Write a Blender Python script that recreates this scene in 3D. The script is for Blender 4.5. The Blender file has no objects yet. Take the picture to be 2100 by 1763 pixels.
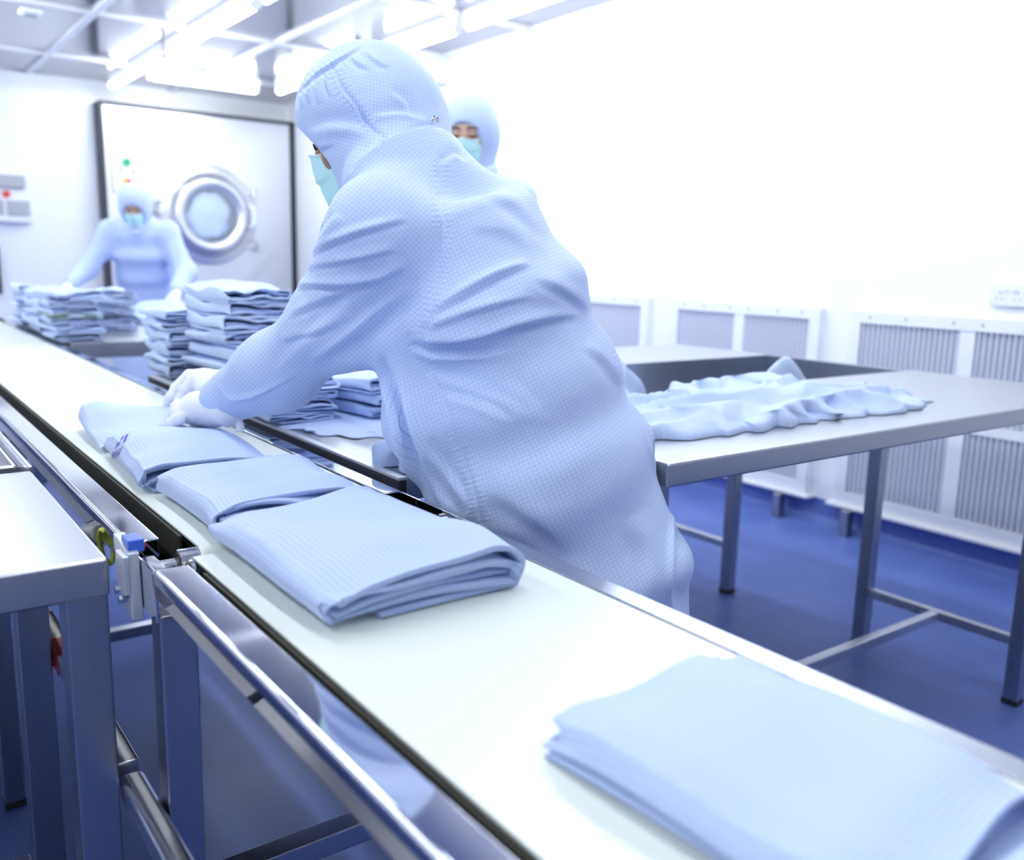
import bpy, bmesh, math, random
import numpy as np
from mathutils import Vector, Matrix
C = bpy.context.scene.collection
SC = bpy.context.scene

# ---------------------------------------------------------------- camera
FPX, CX, CY, HCAM = 1860.0, 1050.0, 881.5, 1.215
RM = np.array([[0.80568749, -0.08917649, 0.58558963],
               [-0.59186086, -0.16098717, 0.78979988],
               [0.02384084, -0.98291947, -0.18248542]])
def at(px, py, d):
    """a point of the place, measured on the photograph: pixel and distance along the view axis"""
    c = np.array([(px-CX)/FPX*d, (py-CY)/FPX*d, d])
    return RM @ c + np.array([0, 0, HCAM])
def atz(px, py, z):
    r = RM @ np.array([(px-CX)/FPX, (py-CY)/FPX, 1.0])
    return r*((z-HCAM)/r[2]) + np.array([0, 0, HCAM])
def projn(P):
    c = (P-np.array([0, 0, HCAM])) @ RM
    return CX+FPX*c[:, 0]/c[:, 2], CY+FPX*c[:, 1]/c[:, 2], c[:, 2]
cam_d = bpy.data.cameras.new('camera')
cam = bpy.data.objects.new('camera', cam_d); C.objects.link(cam)
m3 = Matrix([[RM[i][0], -RM[i][1], -RM[i][2]] for i in range(3)])
cam.matrix_world = Matrix.Translation((0, 0, HCAM)) @ m3.to_4x4()
cam_d.sensor_width = 36; cam_d.lens = FPX/2100*36; cam_d.sensor_fit = 'HORIZONTAL'
cam_d.clip_start = 0.02; cam_d.clip_end = 60
cam_d.dof.use_dof = True; cam_d.dof.focus_distance = 1.38; cam_d.dof.aperture_fstop = 3.2
SC.camera = cam

# ---------------------------------------------------------------- world, view
w = bpy.data.worlds.new('world'); SC.world = w; w.use_nodes = True
w.node_tree.nodes['Background'].inputs[0].default_value = (0.8, 0.88, 1, 1)
w.node_tree.nodes['Background'].inputs[1].default_value = 0.6
SC.view_settings.view_transform = 'Standard'; SC.view_settings.look = 'None'
SC.view_settings.gamma = 1; SC.view_settings.use_curve_mapping = False
SC.view_settings.exposure = 0.36
SC.cycles.max_bounces = 10; SC.cycles.diffuse_bounces = 6; SC.cycles.glossy_bounces = 5
SC.cycles.transmission_bounces = 4; SC.cycles.caustics_reflective = False; SC.cycles.caustics_refractive = False
SC.cycles.sample_clamp_indirect = 6
SC.cycles.use_denoising = True
TUBE_POWER = 34.0        # emission strength of a fluorescent tube

# ---------------------------------------------------------------- materials
def nodes(name):
    m = bpy.data.materials.new(name); m.use_nodes = True
    nt = m.node_tree; b = nt.nodes['Principled BSDF']
    return m, nt, b
def mat(name, col, rough=.5, metal=0, spec=.5, noise=0, nscale=20, bump=0, bscale=60, stretch=(1, 1, 1), emit=None, estr=0, rvar=0, coat=0):
    m, nt, b = nodes(name)
    b.inputs['Base Color'].default_value = (*col, 1); b.inputs['Roughness'].default_value = rough
    b.inputs['Metallic'].default_value = metal; b.inputs['Specular IOR Level'].default_value = spec
    b.inputs['Coat Weight'].default_value = coat
    tc = nt.nodes.new('ShaderNodeTexCoord'); mp = nt.nodes.new('ShaderNodeMapping')
    mp.inputs['Scale'].default_value = stretch
    nt.links.new(tc.outputs['Object'], mp.inputs[0])
    n = nt.nodes.new('ShaderNodeTexNoise'); n.inputs['Scale'].default_value = nscale; n.inputs['Detail'].default_value = 4
    nt.links.new(mp.outputs[0], n.inputs['Vector'])
    if noise:
        mx = nt.nodes.new('ShaderNodeMix'); mx.data_type = 'RGBA'
        mx.inputs[6].default_value = (*[c*(1-noise) for c in col], 1); mx.inputs[7].default_value = (*[min(1, c*(1+noise)) for c in col], 1)
        nt.links.new(n.outputs[0], mx.inputs[0]); nt.links.new(mx.outputs[2], b.inputs['Base Color'])
    if rvar:
        mr = nt.nodes.new('ShaderNodeMapRange'); mr.inputs[3].default_value = max(0, rough-rvar); mr.inputs[4].default_value = rough+rvar
        nt.links.new(n.outputs[0], mr.inputs[0]); nt.links.new(mr.outputs[0], b.inputs['Roughness'])
    if bump:
        n2 = nt.nodes.new('ShaderNodeTexNoise'); n2.inputs['Scale'].default_value = bscale; n2.inputs['Detail'].default_value = 3
        nt.links.new(mp.outputs[0], n2.inputs['Vector'])
        bp = nt.nodes.new('ShaderNodeBump'); bp.inputs['Strength'].default_value = bump; bp.inputs['Distance'].default_value = .002
        nt.links.new(n2.outputs[0], bp.inputs['Height']); nt.links.new(bp.outputs[0], b.inputs['Normal'])
    if emit:
        b.inputs['Emission Color'].default_value = (*emit, 1); b.inputs['Emission Strength'].default_value = estr
    return m

def fabric(name, col=(.55, .655, .91), line=(.13, .19, .42), cell=.0058, amount=.46, sheen=.2, bump=.25, lw=.05):
    """light cleanroom cloth with a fine dark grid (conductive threads) laid in cloth coordinates (metres, UV)"""
    m, nt, b = nodes(name); N = nt.nodes; L = nt.links
    uv = N.new('ShaderNodeUVMap'); uv.uv_map = 'cloth'
    sc = N.new('ShaderNodeVectorMath'); sc.operation = 'SCALE'; sc.inputs['Scale'].default_value = 1/cell
    L.new(uv.outputs[0], sc.inputs[0])
    sp = N.new('ShaderNodeSeparateXYZ'); L.new(sc.outputs[0], sp.inputs[0])
    outs = []
    for i in (0, 1):
        f = N.new('ShaderNodeMath'); f.operation = 'FRACT'; L.new(sp.outputs[i], f.inputs[0])
        s = N.new('ShaderNodeMath'); s.operation = 'SUBTRACT'; L.new(f.outputs[0], s.inputs[0]); s.inputs[1].default_value = .5
        a = N.new('ShaderNodeMath'); a.operation = 'ABSOLUTE'; L.new(s.outputs[0], a.inputs[0])
        mr = N.new('ShaderNodeMapRange'); mr.inputs[1].default_value = .5-lw*1.6; mr.inputs[2].default_value = .5-lw*.4
        L.new(a.outputs[0], mr.inputs[0]); outs.append(mr.outputs[0])
    mx = N.new('ShaderNodeMath'); mx.operation = 'MAXIMUM'; L.new(outs[0], mx.inputs[0]); L.new(outs[1], mx.inputs[1])
    am = N.new('ShaderNodeMath'); am.operation = 'MULTIPLY'; L.new(mx.outputs[0], am.inputs[0]); am.inputs[1].default_value = amount
    tc = N.new('ShaderNodeTexCoord')
    n = N.new('ShaderNodeTexNoise'); n.inputs['Scale'].default_value = 9; n.inputs['Detail'].default_value = 3; L.new(tc.outputs['Object'], n.inputs['Vector'])
    cm = N.new('ShaderNodeMix'); cm.data_type = 'RGBA'
    cm.inputs[6].default_value = (*[c*.96 for c in col], 1); cm.inputs[7].default_value = (*[min(1, c*1.04) for c in col], 1)
    L.new(n.outputs[0], cm.inputs[0])
    m2 = N.new('ShaderNodeMix'); m2.data_type = 'RGBA'; L.new(am.outputs[0], m2.inputs[0]); L.new(cm.outputs[2], m2.inputs[6]); m2.inputs[7].default_value = (*line, 1)
    L.new(m2.outputs[2], b.inputs['Base Color'])
    b.inputs['Roughness'].default_value = .62; b.inputs['Specular IOR Level'].default_value = .3
    b.inputs['Sheen Weight'].default_value = sheen; b.inputs['Sheen Tint'].default_value = (.8, .9, 1, 1); b.inputs['Sheen Roughness'].default_value = .4
    n2 = N.new('ShaderNodeTexNoise'); n2.inputs['Scale'].default_value = 42; n2.inputs['Detail'].default_value = 4; n2.inputs['Distortion'].default_value = .6
    L.new(tc.outputs['Object'], n2.inputs['Vector'])
    bp = N.new('ShaderNodeBump'); bp.inputs['Strength'].default_value = bump; bp.inputs['Distance'].default_value = .004
    L.new(n2.outputs[0], bp.inputs['Height']); L.new(bp.outputs[0], b.inputs['Normal'])
    return m

M = {}
M['wall'] = mat('wall_paint', (.90, .91, .93), .28, noise=.01, nscale=2, bump=.02, bscale=8)
M['wall_right'] = mat('wall_panel_paint', (.90, .91, .93), .35, noise=.01, nscale=2)
def floor_mat():
    m, nt, b = nodes('blue_vinyl'); N = nt.nodes; L = nt.links
    tc = N.new('ShaderNodeTexCoord'); n = N.new('ShaderNodeTexNoise'); n.inputs['Scale'].default_value = 3.5; n.inputs['Detail'].default_value = 8
    n.inputs['Roughness'].default_value = .6
    L.new(tc.outputs['Object'], n.inputs['Vector'])
    cr = N.new('ShaderNodeValToRGB'); cr.color_ramp.elements[0].position = .3; cr.color_ramp.elements[1].position = .72
    cr.color_ramp.elements[0].color = (.10, .155, .43, 1); cr.color_ramp.elements[1].color = (.14, .205, .54, 1)
    L.new(n.outputs[0], cr.inputs[0]); L.new(cr.outputs[0], b.inputs['Base Color'])
    mr = N.new('ShaderNodeMapRange'); mr.inputs[3].default_value = .30; mr.inputs[4].default_value = .48
    L.new(n.outputs[0], mr.inputs[0]); L.new(mr.outputs[0], b.inputs['Roughness'])
    n3 = N.new('ShaderNodeTexNoise'); n3.inputs['Scale'].default_value = 14; L.new(tc.outputs['Object'], n3.inputs['Vector'])
    bp = N.new('ShaderNodeBump'); bp.inputs['Strength'].default_value = .12; bp.inputs['Distance'].default_value = .004
    L.new(n3.outputs[0], bp.inputs['Height']); L.new(bp.outputs[0], b.inputs['Normal'])
    b.inputs['Specular IOR Level'].default_value = .2
    return m
M['floor'] = floor_mat()
M['ceil'] = mat('ceiling_metal', (.36, .36, .41), .13, metal=.85, noise=.03, nscale=1.5)
M['grid'] = mat('ceiling_grid_white', (.85, .85, .88), .4)
M['white'] = mat('white_enamel', (.88, .89, .92), .3, noise=.01)
M['tube'] = mat('tube_glow', (1, 1, 1), .5, emit=(.86, .93, 1), estr=TUBE_POWER)
M['lampbody'] = mat('lamp_white', (.9, .9, .92), .35)
M['steel'] = mat('brushed_steel', (.60, .60, .63), .30, metal=1, rvar=.05, nscale=3, stretch=(1, 30, 1), noise=.03)
M['steel_top'] = mat('worktop_steel', (.44, .45, .48), .33, metal=1, rvar=.05, nscale=3, stretch=(30, 1, 1), noise=.03)
M['mirror'] = mat('polished_steel', (.78, .78, .82), .055, metal=1)
M['dsteel'] = mat('leg_steel', (.34, .36, .42), .30, metal=1, rvar=.06, nscale=6, stretch=(12, 12, 1), noise=.05)
M['rail2'] = mat('satin_rail_steel', (.38, .39, .44), .22, metal=1, rvar=.04, nscale=3, stretch=(60, 1, 1))
M['chrome'] = mat('chrome', (.8, .8, .82), .12, metal=1)
M['dark'] = mat('dark_gap', (.02, .022, .03), .4)
M['rubber'] = mat('black_rubber', (.02, .02, .022), .5)
M['belt'] = mat('conveyor_belt', (.84, .87, .80), .30, noise=.015, nscale=3, spec=.4)
M['alu'] = mat('anodised_aluminium', (.66, .67, .70), .35, metal=.5)
M['cable'] = mat('yellow_green_cable', (.74, .82, .10), .4)
M['blue'] = mat('blue_plastic', (.05, .14, .68), .35)
M['red'] = mat('red_plastic', (.7, .03, .02), .4)
M['redtape'] = mat('red_tape', (.6, .03, .03), .4)
M['whitetape'] = mat('white_tape', (.75, .75, .73), .4)
M['olive'] = mat('underframe_gap_shade', (.02, .018, .006), .6)  # near-black: the shade of the gap beside the belt is put into the colour
M['cloth'] = fabric('coat_cloth')
M['cloth_pack'] = fabric('garment_cloth', bump=.18)
M['cloth_far'] = fabric('garment_cloth_far', amount=.0, bump=.3)
M['cloth_green'] = mat('greenish_cloth', (.42, .52, .50), .7)
M['trim'] = mat('deep_blue_ribbing', (.10, .24, .80), .7)
M['mask'] = mat('mask_fleece', (.55, .86, .86), .75, bump=.1, bscale=300)
M['maskedge'] = mat('mask_binding', (.78, .92, .93), .6)
M['glove'] = mat('latex_glove', (.78, .79, .84), .38, bump=.15, bscale=70, noise=.02)
M['skin_a'] = mat('skin_brown', (.36, .20, .13), .5, noise=.05)
M['skin_b'] = mat('skin_light', (.62, .40, .30), .5, noise=.04)
M['hair'] = mat('dark_hair', (.02, .015, .012), .6)
M['eye'] = mat('eye_white', (.7, .7, .7), .3)
M['trous'] = mat('trouser_cloth', (.40, .56, .93), .7)
M['shoe'] = mat('shoe_white', (.8, .82, .85), .5)
M['gasket'] = mat('black_gasket', (.012, .014, .03), .45)
M['machine'] = mat('machine_steel', (.70, .70, .73), .34, metal=.8, rvar=.05, nscale=2, noise=.02)
M['glass'] = mat('door_glass', (.75, .85, .95), .05)
M['glass'].node_tree.nodes['Principled BSDF'].inputs['Alpha'].default_value = .14
M['green'] = mat('green_lamp', (.02, .35, .15), .4)
M['yellow'] = mat('yellow_button', (.8, .6, .05), .4)
M['grey'] = mat('grey_plastic', (.42, .43, .46), .5)
M['screen'] = mat('black_screen', (.01, .012, .015), .2)
M['purple'] = mat('purple_print', (.09, .05, .42), .6)
M['filter'] = mat('filter_slats', (.70, .72, .80), .5)
M['filterdark'] = mat('filter_dark', (.34, .36, .46), .6)

# ---------------------------------------------------------------- helpers
def tag(o, label=None, cat=None, group=None, kind=None):
    if label: o['label'] = label
    if cat: o['category'] = cat
    if group: o['group'] = group
    if kind: o['kind'] = kind
    return o
def link(name, me, material, parent=None, smooth=False):
    o = bpy.data.objects.new(name, me); C.objects.link(o)
    if material is not None and len(me.materials) == 0: me.materials.append(material)
    if smooth:
        me.polygons.foreach_set('use_smooth', [True]*len(me.polygons))
    if parent is not None:
        o.parent = parent
        o.matrix_parent_inverse = parent.matrix_world.inverted() if parent.type != 'EMPTY' else Matrix.Translation(-parent.location)
    return o
def empty(name, loc):
    o = bpy.data.objects.new(name, None); C.objects.link(o); o.location = loc; o.empty_display_size = .1
    return o
class MB:
    """collects simple solids, all in world coordinates, as one mesh"""
    def __init__(s): s.v = []; s.f = []
    def quadbox(s, p):                       # 8 points: bottom 4 ccw, top 4
        n = len(s.v); s.v += [tuple(q) for q in p]
        s.f += [(n+3, n+2, n+1, n), (n+4, n+5, n+6, n+7)] + [(n+i, n+(i+1) % 4, n+4+(i+1) % 4, n+4+i) for i in range(4)]
        return s
    def box(s, x0, x1, y0, y1, z0, z1):
        return s.quadbox([(x0, y0, z0), (x1, y0, z0), (x1, y1, z0), (x0, y1, z0), (x0, y0, z1), (x1, y0, z1), (x1, y1, z1), (x0, y1, z1)])
    def cyl(s, a, b, r, n=20, r2=None, caps=True):
        a = Vector(a); b = Vector(b); d = (b-a).normalized(); r2 = r if r2 is None else r2
        u = d.orthogonal().normalized(); w_ = d.cross(u); k = len(s.v)
        for c, rr in ((a, r), (b, r2)):
            for i in range(n):
                t = 2*math.pi*i/n; s.v.append(tuple(c+u*math.cos(t)*rr+w_*math.sin(t)*rr))
        s.f += [(k+i, k+(i+1) % n, k+n+(i+1) % n, k+n+i) for i in range(n)]
        if caps: s.f += [tuple(range(k+n-1, k-1, -1)), tuple(range(k+n, k+2*n))]
        return s
    def prism(s, prof, axis, a, b):          # profile polygon in the two other axes, swept on axis
        k = len(s.v); n = len(prof)
        for t in (a, b):
            for (p, q) in prof:
                s.v.append((t, p, q) if axis == 'x' else (p, t, q) if axis == 'y' else (p, q, t))
        s.f += [(k+i, k+(i+1) % n, k+n+(i+1) % n, k+n+i) for i in range(n)]
        s.f += [tuple(range(k+n-1, k-1, -1)), tuple(range(k+n, k+2*n))]
        return s
    def tube(s, pts, r, n=10):
        pts = [Vector(p) for p in pts]; k = len(s.v); up = Vector((0.3, 0.2, 1)).normalized()
        for i, p in enumerate(pts):
            d = (pts[min(i+1, len(pts)-1)]-pts[max(i-1, 0)]).normalized()
            u = d.cross(up); u = d.orthogonal() if u.length < .05 else u; u.normalize(); w_ = d.cross(u)
            for j in range(n):
                t = 2*math.pi*j/n; s.v.append(tuple(p+u*math.cos(t)*r+w_*math.sin(t)*r))
        for i in range(len(pts)-1):
            s.f += [(k+i*n+j, k+i*n+(j+1) % n, k+(i+1)*n+(j+1) % n, k+(i+1)*n+j) for j in range(n)]
        e = k+(len(pts)-1)*n
        s.f += [tuple(range(k+n-1, k-1, -1)), tuple(range(e, e+n))]
        return s
    def ring(s, c, ax, prof, n=48):          # lathe: prof list of (radius, offset along axis)
        c = Vector(c); ax = Vector(ax).normalized(); u = ax.orthogonal().normalized(); w_ = ax.cross(u); k = len(s.v); m = len(prof)
        for i in range(n):
            t = 2*math.pi*i/n; e = u*math.cos(t)+w_*math.sin(t)
            for (r, o) in prof: s.v.append(tuple(c+e*r+ax*o))
        for i in range(n):
            for j in range(m-1):
                a = k+i*m+j; b = k+((i+1) % n)*m+j
                s.f.append((a, b, b+1, a+1))
        return s
    def build(s, name, material, parent=None, bevel=0, smooth=False, seg=2):
        me = bpy.data.meshes.new(name); me.from_pydata(s.v, [], s.f); me.update()
        bm = bmesh.new(); bm.from_mesh(me); bmesh.ops.remove_doubles(bm, verts=bm.verts, dist=1e-6)
        bmesh.ops.recalc_face_normals(bm, faces=bm.faces)
        if bevel: bmesh.ops.bevel(bm, geom=bm.edges, offset=bevel, segments=seg, affect='EDGES', profile=.5)
        bm.to_mesh(me); bm.free()
        o = link(name, me, material, parent)
        if smooth or bevel:
            me.polygons.foreach_set('use_smooth', [True]*len(me.polygons))
            md = o.modifiers.new('wn', 'WEIGHTED_NORMAL') if bevel else None
            if not bevel: me.set_sharp_from_angle(angle=math.radians(50))
        return o
def spline(pts, n=8):
    P = [np.array(p, float) for p in pts]; P = [2*P[0]-P[1]]+P+[2*P[-1]-P[-2]]; out = []
    for i in range(1, len(P)-2):
        for k in range(n):
            t = k/n
            out.append(.5*((2*P[i])+(-P[i-1]+P[i+1])*t+(2*P[i-1]-5*P[i]+4*P[i+1]-P[i+2])*t*t+(-P[i-1]+3*P[i]-3*P[i+1]+P[i+2])*t**3))
    out.append(P[-2]); return [tuple(p) for p in out]
class Nz:
    """smooth random field made of sines"""
    def __init__(s, seed, n=14, dim=3, lo=.6, hi=2.2):
        r = np.random.RandomState(seed); s.k = r.randn(n, dim); s.k /= np.linalg.norm(s.k, axis=1)[:, None]
        s.k *= r.uniform(lo, hi, (n, 1))*2*math.pi; s.p = r.uniform(0, 6.28, n); s.a = 1/np.linalg.norm(s.k, axis=1); s.a /= np.sqrt((s.a**2).sum()/2)
    def __call__(s, P):
        return (np.sin(P @ s.k.T + s.p) * s.a).sum(-1)

# ---------------------------------------------------------------- room
XR, YB, ZC, XL, YF = 3.76, 8.95, 2.69, -2.6, -2.6
MB().box(XL-.1, XR+.3, YF-.1, YB+.1, -.05, 0).build('floor', M['floor'])['kind'] = 'structure'
MB().box(XR, XR+.1, YF, YB, .12, ZC).build('wall_right', M['wall_right'])['kind'] = 'structure'
MB().box(XL-.1, XL, YF, YB, 0, ZC).build('wall_left', M['wall'])['kind'] = 'structure'
MB().box(XL-.1, XR+.1, YB, YB+.1, 0, ZC).build('wall_back', M['wall'])['kind'] = 'structure'
MB().box(XL-.1, XR+.1, YF-.1, YF, 0, ZC).build('wall_front', M['wall'])['kind'] = 'structure'
MB().box(XL-.1, XR+.1, YF-.1, YB+.1, ZC, ZC+.05).build('ceiling', M['ceil'])['kind'] = 'structure'
# coved vinyl skirting on the right wall
pr = [(XR+.1, 0), (XR+.1, .118), (XR-.004, .118), (XR-.006, .05), (XR-.018, .022), (XR-.05, .004), (XR-.06, 0)]
MB().prism(pr, 'y', YF, YB).build('baseboard_right', M['floor'], smooth=True)['kind'] = 'structure'
MB().box(3.25, XR-.001, 5.95, 6.2, 2.49, ZC).build('trim_1', M['grid'], bevel=.003)['kind'] = 'structure'   # boxed duct under the ceiling
g = MB()
for y in (-1.05, .45, 1.95, 3.45, 4.93, 6.43, 7.97): g.box(XL, XR, y-.022, y+.022, ZC-.022, ZC)
for x in (-2.13, -.93, .25, 1.45, 2.63, 3.735): g.box(x-.022, x+.022, YF, YB, ZC-.020, ZC)
g.build('trim_2', M['grid'])['kind'] = 'structure'

def lamp(x0, y0, x1, y1, label, group='fluorescent tubes under the ceiling'):
    cx, cy = (x0+x1)/2, (y0+y1)/2
    t = empty('fluorescent_lamp', (cx, cy, ZC)); tag(t, label, 'lamp', group)
    dx, dy = x1-x0, y1-y0; L = math.hypot(dx, dy); ux, uy = dx/L, dy/L; px, py = -uy, ux
    hw = .03
    p = []
    for z, q in ((ZC-.06, hw*.7), (ZC-.001, hw)):
        p += [(x0+px*q, y0+py*q, z), (x1+px*q, y1+py*q, z), (x1-px*q, y1-py*q, z), (x0-px*q, y0-py*q, z)]
    MB().quadbox(p).build('batten', M['lampbody'], t)
    zt = ZC-.085
    for s_, (ex, ey) in ((1, (x0, y0)), (-1, (x1, y1))):
        MB().cyl((ex, ey, zt), (ex+ux*.035*s_, ey+uy*.035*s_, zt), .030, 16).build('end_cap', M['lampbody'], t)
    MB().cyl((x0+ux*.035, y0+uy*.035, zt), (x1-ux*.035, y1-uy*.035, zt), .0285, 16).build('tube', M['tube'], t, smooth=True)
for (a, b, lb) in ((5.25, 6.93, 'long glowing tube lamp at top left running toward the back wall'),
                   (7.02, 8.6, 'shorter glowing tube lamp nearest the back wall above the machine'),
                   (3.5, 5.15, None), (1.75, 3.4, None), (0, 1.65, None)):
    lamp(2.04, a, 2.04, b, lb or 'added unseen tube lamp continuing the middle row, outside the picture')  # unlabelled spans are unseen tubes added to light the room
for (a, b, lb) in ((4.96, 5.88, 'glowing tube lamp just above the bent worker hood'), (3.35, 4.88, 'glowing tube lamp cut by the top edge, near the right wall'),
                   (6.3, 7.8, 'glowing tube lamp hidden behind the bent worker hood'), (1.7, 3.25, None)):
    lamp(3.2, a, 3.2, b, lb or 'added unseen tube lamp continuing the right row, outside the picture')  # the unlabelled span is an extra, unseen tube added for its light
lamp(2.16, 7.9, 3.06, 7.9, 'tube lamp set crosswise under the ceiling in front of the machine')
for x in (.6, -.9):
    for a in (-1.2, .6, 2.4, 4.2, 6.0): lamp(x, a, x, a+1.55, 'added unseen tube lamp in the left rows, outside the picture')  # both left rows are unseen and added to brighten belt and coats
sd = empty('smoke_detector', (.95+.18, 6.62, ZC))
tag(sd, 'small white box sensor fixed on the ceiling grid at top left', 'sensor')
MB().box(1.05, 1.17, 6.52, 6.64, ZC-.05, ZC-.022).build('housing', M['white'], sd, bevel=.01)
MB().box(1.075, 1.145, 6.545, 6.615, ZC-.06, ZC-.05).build('lens', M['grey'], sd, bevel=.004)

# ---------------------------------------------------------------- wall ventilation grilles (right wall)
def grille(y0, y1, label, screws=True):
    """white framed double return-air grille on the right wall, y0..y1, z .125..1.035"""
    t = empty('ventilation_grille', (XR, (y0+y1)/2, .13)); tag(t, label, 'vent', 'white ventilation grilles along the right wall')
    xf = XR-.045; zt, zb_ = 1.035, .135; ym = (y0+y1)/2; bw = .055; zm = .58
    f = MB()
    f.box(xf, XR, y0, y1, zt-bw, zt); f.box(xf, XR, y0, y1, zb_, zb_+bw); f.box(xf, XR, y0, y0+bw, zb_+bw, zt-bw); f.box(xf, XR, y1-bw, y1, zb_+bw, zt-bw)
    f.box(xf+.004, XR, ym-.032, ym+.032, zb_+bw, zt-bw); f.box(xf+.004, XR, y0+bw, ym-.032, zm-.02, zm+.02); f.box(xf+.004, XR, ym+.032, y1-bw, zm-.02, zm+.02)
    f.build('frame', M['white'], t)
    for (a, b) in ((y0+bw, ym-.032), (ym+.032, y1-bw)):
        for (c, d) in ((zb_+bw, zm-.02), (zm+.02, zt-bw)):
            s = MB(); n = max(6, int((b-a)/.0235)); st = (b-a)/n
            s.box(XR-.012, XR-.001, a, b, c, d)
            bk = s.build('back_panel', M['filterdark'], t)
            s = MB()
            for i in range(n):
                y = a+(i+.5)*st
                s.prism([(XR-.014, y-st*.42), (XR-.036, y-.0035), (XR-.036, y+.0035), (XR-.014, y+st*.30)], 'z', c, d)
            s.build('filter_slats', M['filter'], t)
    for y in (y0+.1, (y0+ym)/2, ym-.06, ym+.06, (ym+y1)/2, y1-.1):
        MB().cyl((xf-.003, y, zt-.028), (xf, y, zt-.028), .006, 10).build('screw', M['grey'], t)
    r = MB(); r.box(XR-.07, XR-.001, y0-.03, y1+.03, .118, .134); r.build('base_rail', M['white'], t, bevel=.003)
    for y in (y0+.12, y1-.1):
        MB().box(XR-.105, XR-.06, y-.022, y+.022, 0, .118).build('foot', M['dsteel'], t, bevel=.003)
grille(1.35, 2.44, 'large white double grille nearest the camera, at the right picture edge')
grille(2.60, 3.56, 'white double grille standing behind the far corner of the steel table')
grille(3.74, 4.86, 'farthest visible white grille, just right of the bent worker back')

t = empty('power_socket', (XR, 1.75, 1.13)); tag(t, 'white double wall socket high on the right wall at the picture edge', 'socket')
MB().box(XR-.03, XR, 1.68, 1.826, 1.09, 1.176).build('back_box', M['white'], t, bevel=.004)
MB().box(XR-.036, XR-.03, 1.678, 1.828, 1.088, 1.178).build('face_plate', M['white'], t, bevel=.002)
for y in (1.718, 1.788):
    h = MB(); h.box(XR-.0375, XR-.036, y-.003, y+.003, 1.135, 1.145); h.box(XR-.0375, XR-.036, y-.014, y-.007, 1.113, 1.118); h.box(XR-.0375, XR-.036, y+.007, y+.014, 1.113, 1.118)
    h.build('pin_holes', M['grey'], t)
for y in (1.738, 1.768):
    MB().box(XR-.041, XR-.036, y-.010, y+.010, 1.143, 1.158).build('rocker_switch', M['white'], t, bevel=.002)

# ---------------------------------------------------------------- washing machine set in the back wall
YM = 8.80
t = empty('barrier_washer', (2.87, YM, 0)); tag(t, 'big steel front-loading washing machine with round porthole in the back wall', 'washing machine')
MB().box(2.0, 3.715, YM, YB-.001, .35, 2.475).build('front_panel', M['machine'], t)
gk = MB(); a, b, c, d, q = 1.965, XR-.002, .33, 2.505, .030
gk.box(a, b, YM-.03, YB-.001, d-q, d); gk.box(a, b, YM-.03, YB-.001, c, c+q); gk.box(a, a+q, YM-.03, YB-.001, c+q, d-q); gk.box(b-q, b, YM-.03, YB-.001, c+q, d-q)
gk.build('gasket', M['gasket'], t)
pc = (2.89, YM, 1.575)
dr = MB().ring(pc, (0, -1, 0), [(.46, 0), (.46, .02), (.44, .035), (.40, .03), (.37, .05), (.34, .12), (.32, .135), (.29, .135), (.26, .12), (.245, .10), (.24, .03)], 64).build('door', M['machine'], t, smooth=True)
MB().ring((pc[0], YM-.085, pc[2]), (0, -1, 0), [(0, .03), (.12, .024), (.2, .012), (.245, 0), (.245, -.012), (.19, 0), (.10, .014), (0, .018)], 48).build('glass', M['glass'], dr, smooth=True)
def ball(name, c, r, seed, material, parent=None, n=48, m=24, amp=.25):
    nz, n2 = Nz(seed, lo=.35, hi=.9), Nz(seed+1, lo=.9, hi=2.0); V = []
    for j in range(m+1):
        for i in range(n):
            t, p = 2*math.pi*i/n, math.pi*j/m; V.append((math.sin(p)*math.cos(t), math.sin(p)*math.sin(t), math.cos(p)))
    V = np.array(V); k = 1+amp*(1-2*np.abs(np.tanh(nz(V))))+amp*.4*n2(V); V = V*k[:, None]*np.array(r)+np.array(c)
    Q = [(j*n+i, (j+1)*n+i, (j+1)*n+(i+1) % n, j*n+(i+1) % n) for j in range(m) for i in range(n)]
    me = bpy.data.meshes.new(name); me.from_pydata(V.tolist(), [], Q); uv = me.uv_layers.new(name='cloth'); return link(name, me, material, parent, smooth=True)
tag(ball('laundry', (2.885, YM-.045, 1.56), (.205, .028, .20), 3, M['cloth_far'], amp=.14), 'pale blue laundry heap seen through the washing machine porthole', 'laundry')
MB().cyl((pc[0], YM-.001, pc[2]), (pc[0], YM-.006, pc[2]), .24, 40).build('drum_back', M['grey'], t)
for (x, z) in ((3.27, 1.80), (3.29, 1.30)):
    hg = MB().box(x-.06, x+.04, YM-.05, YM, z-.018, z+.018).build('hinge', M['machine'], t, bevel=.005)
    MB().cyl((x+.055, YM-.05, z-.045), (x+.055, YM-.05, z+.045), .026, 16).build('hinge_pin', M['chrome'], hg)
MB().tube(spline([(3.235, YM-.06, 1.68), (3.27, YM-.14, 1.66), (3.28, YM-.15, 1.575), (3.27, YM-.14, 1.49), (3.235, YM-.06, 1.47)], 6), .018).build('door_handle', M['white'], t, smooth=True)
MB().ring((2.44, YM, 1.62), (0, -1, 0), [(.075, 0), (.075, .03), (.06, .04), (.055, .03), (0, .03)], 32).build('pressure_gauge', M['grey'], t, smooth=True)
cp = MB().box(2.05, 2.30, YM-.03, YM, 1.74, 2.08).build('control_plate', M['white'], t, bevel=.005)
MB().cyl((2.17, YM-.03, 2.0), (2.17, YM-.05, 2.0), .035, 20).build('green_button', M['green'], cp)
for x in (2.12, 2.225): MB().cyl((x, YM-.03, 1.93), (x, YM-.045, 1.93), .018, 16).build('button', M['grey'], cp)
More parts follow.
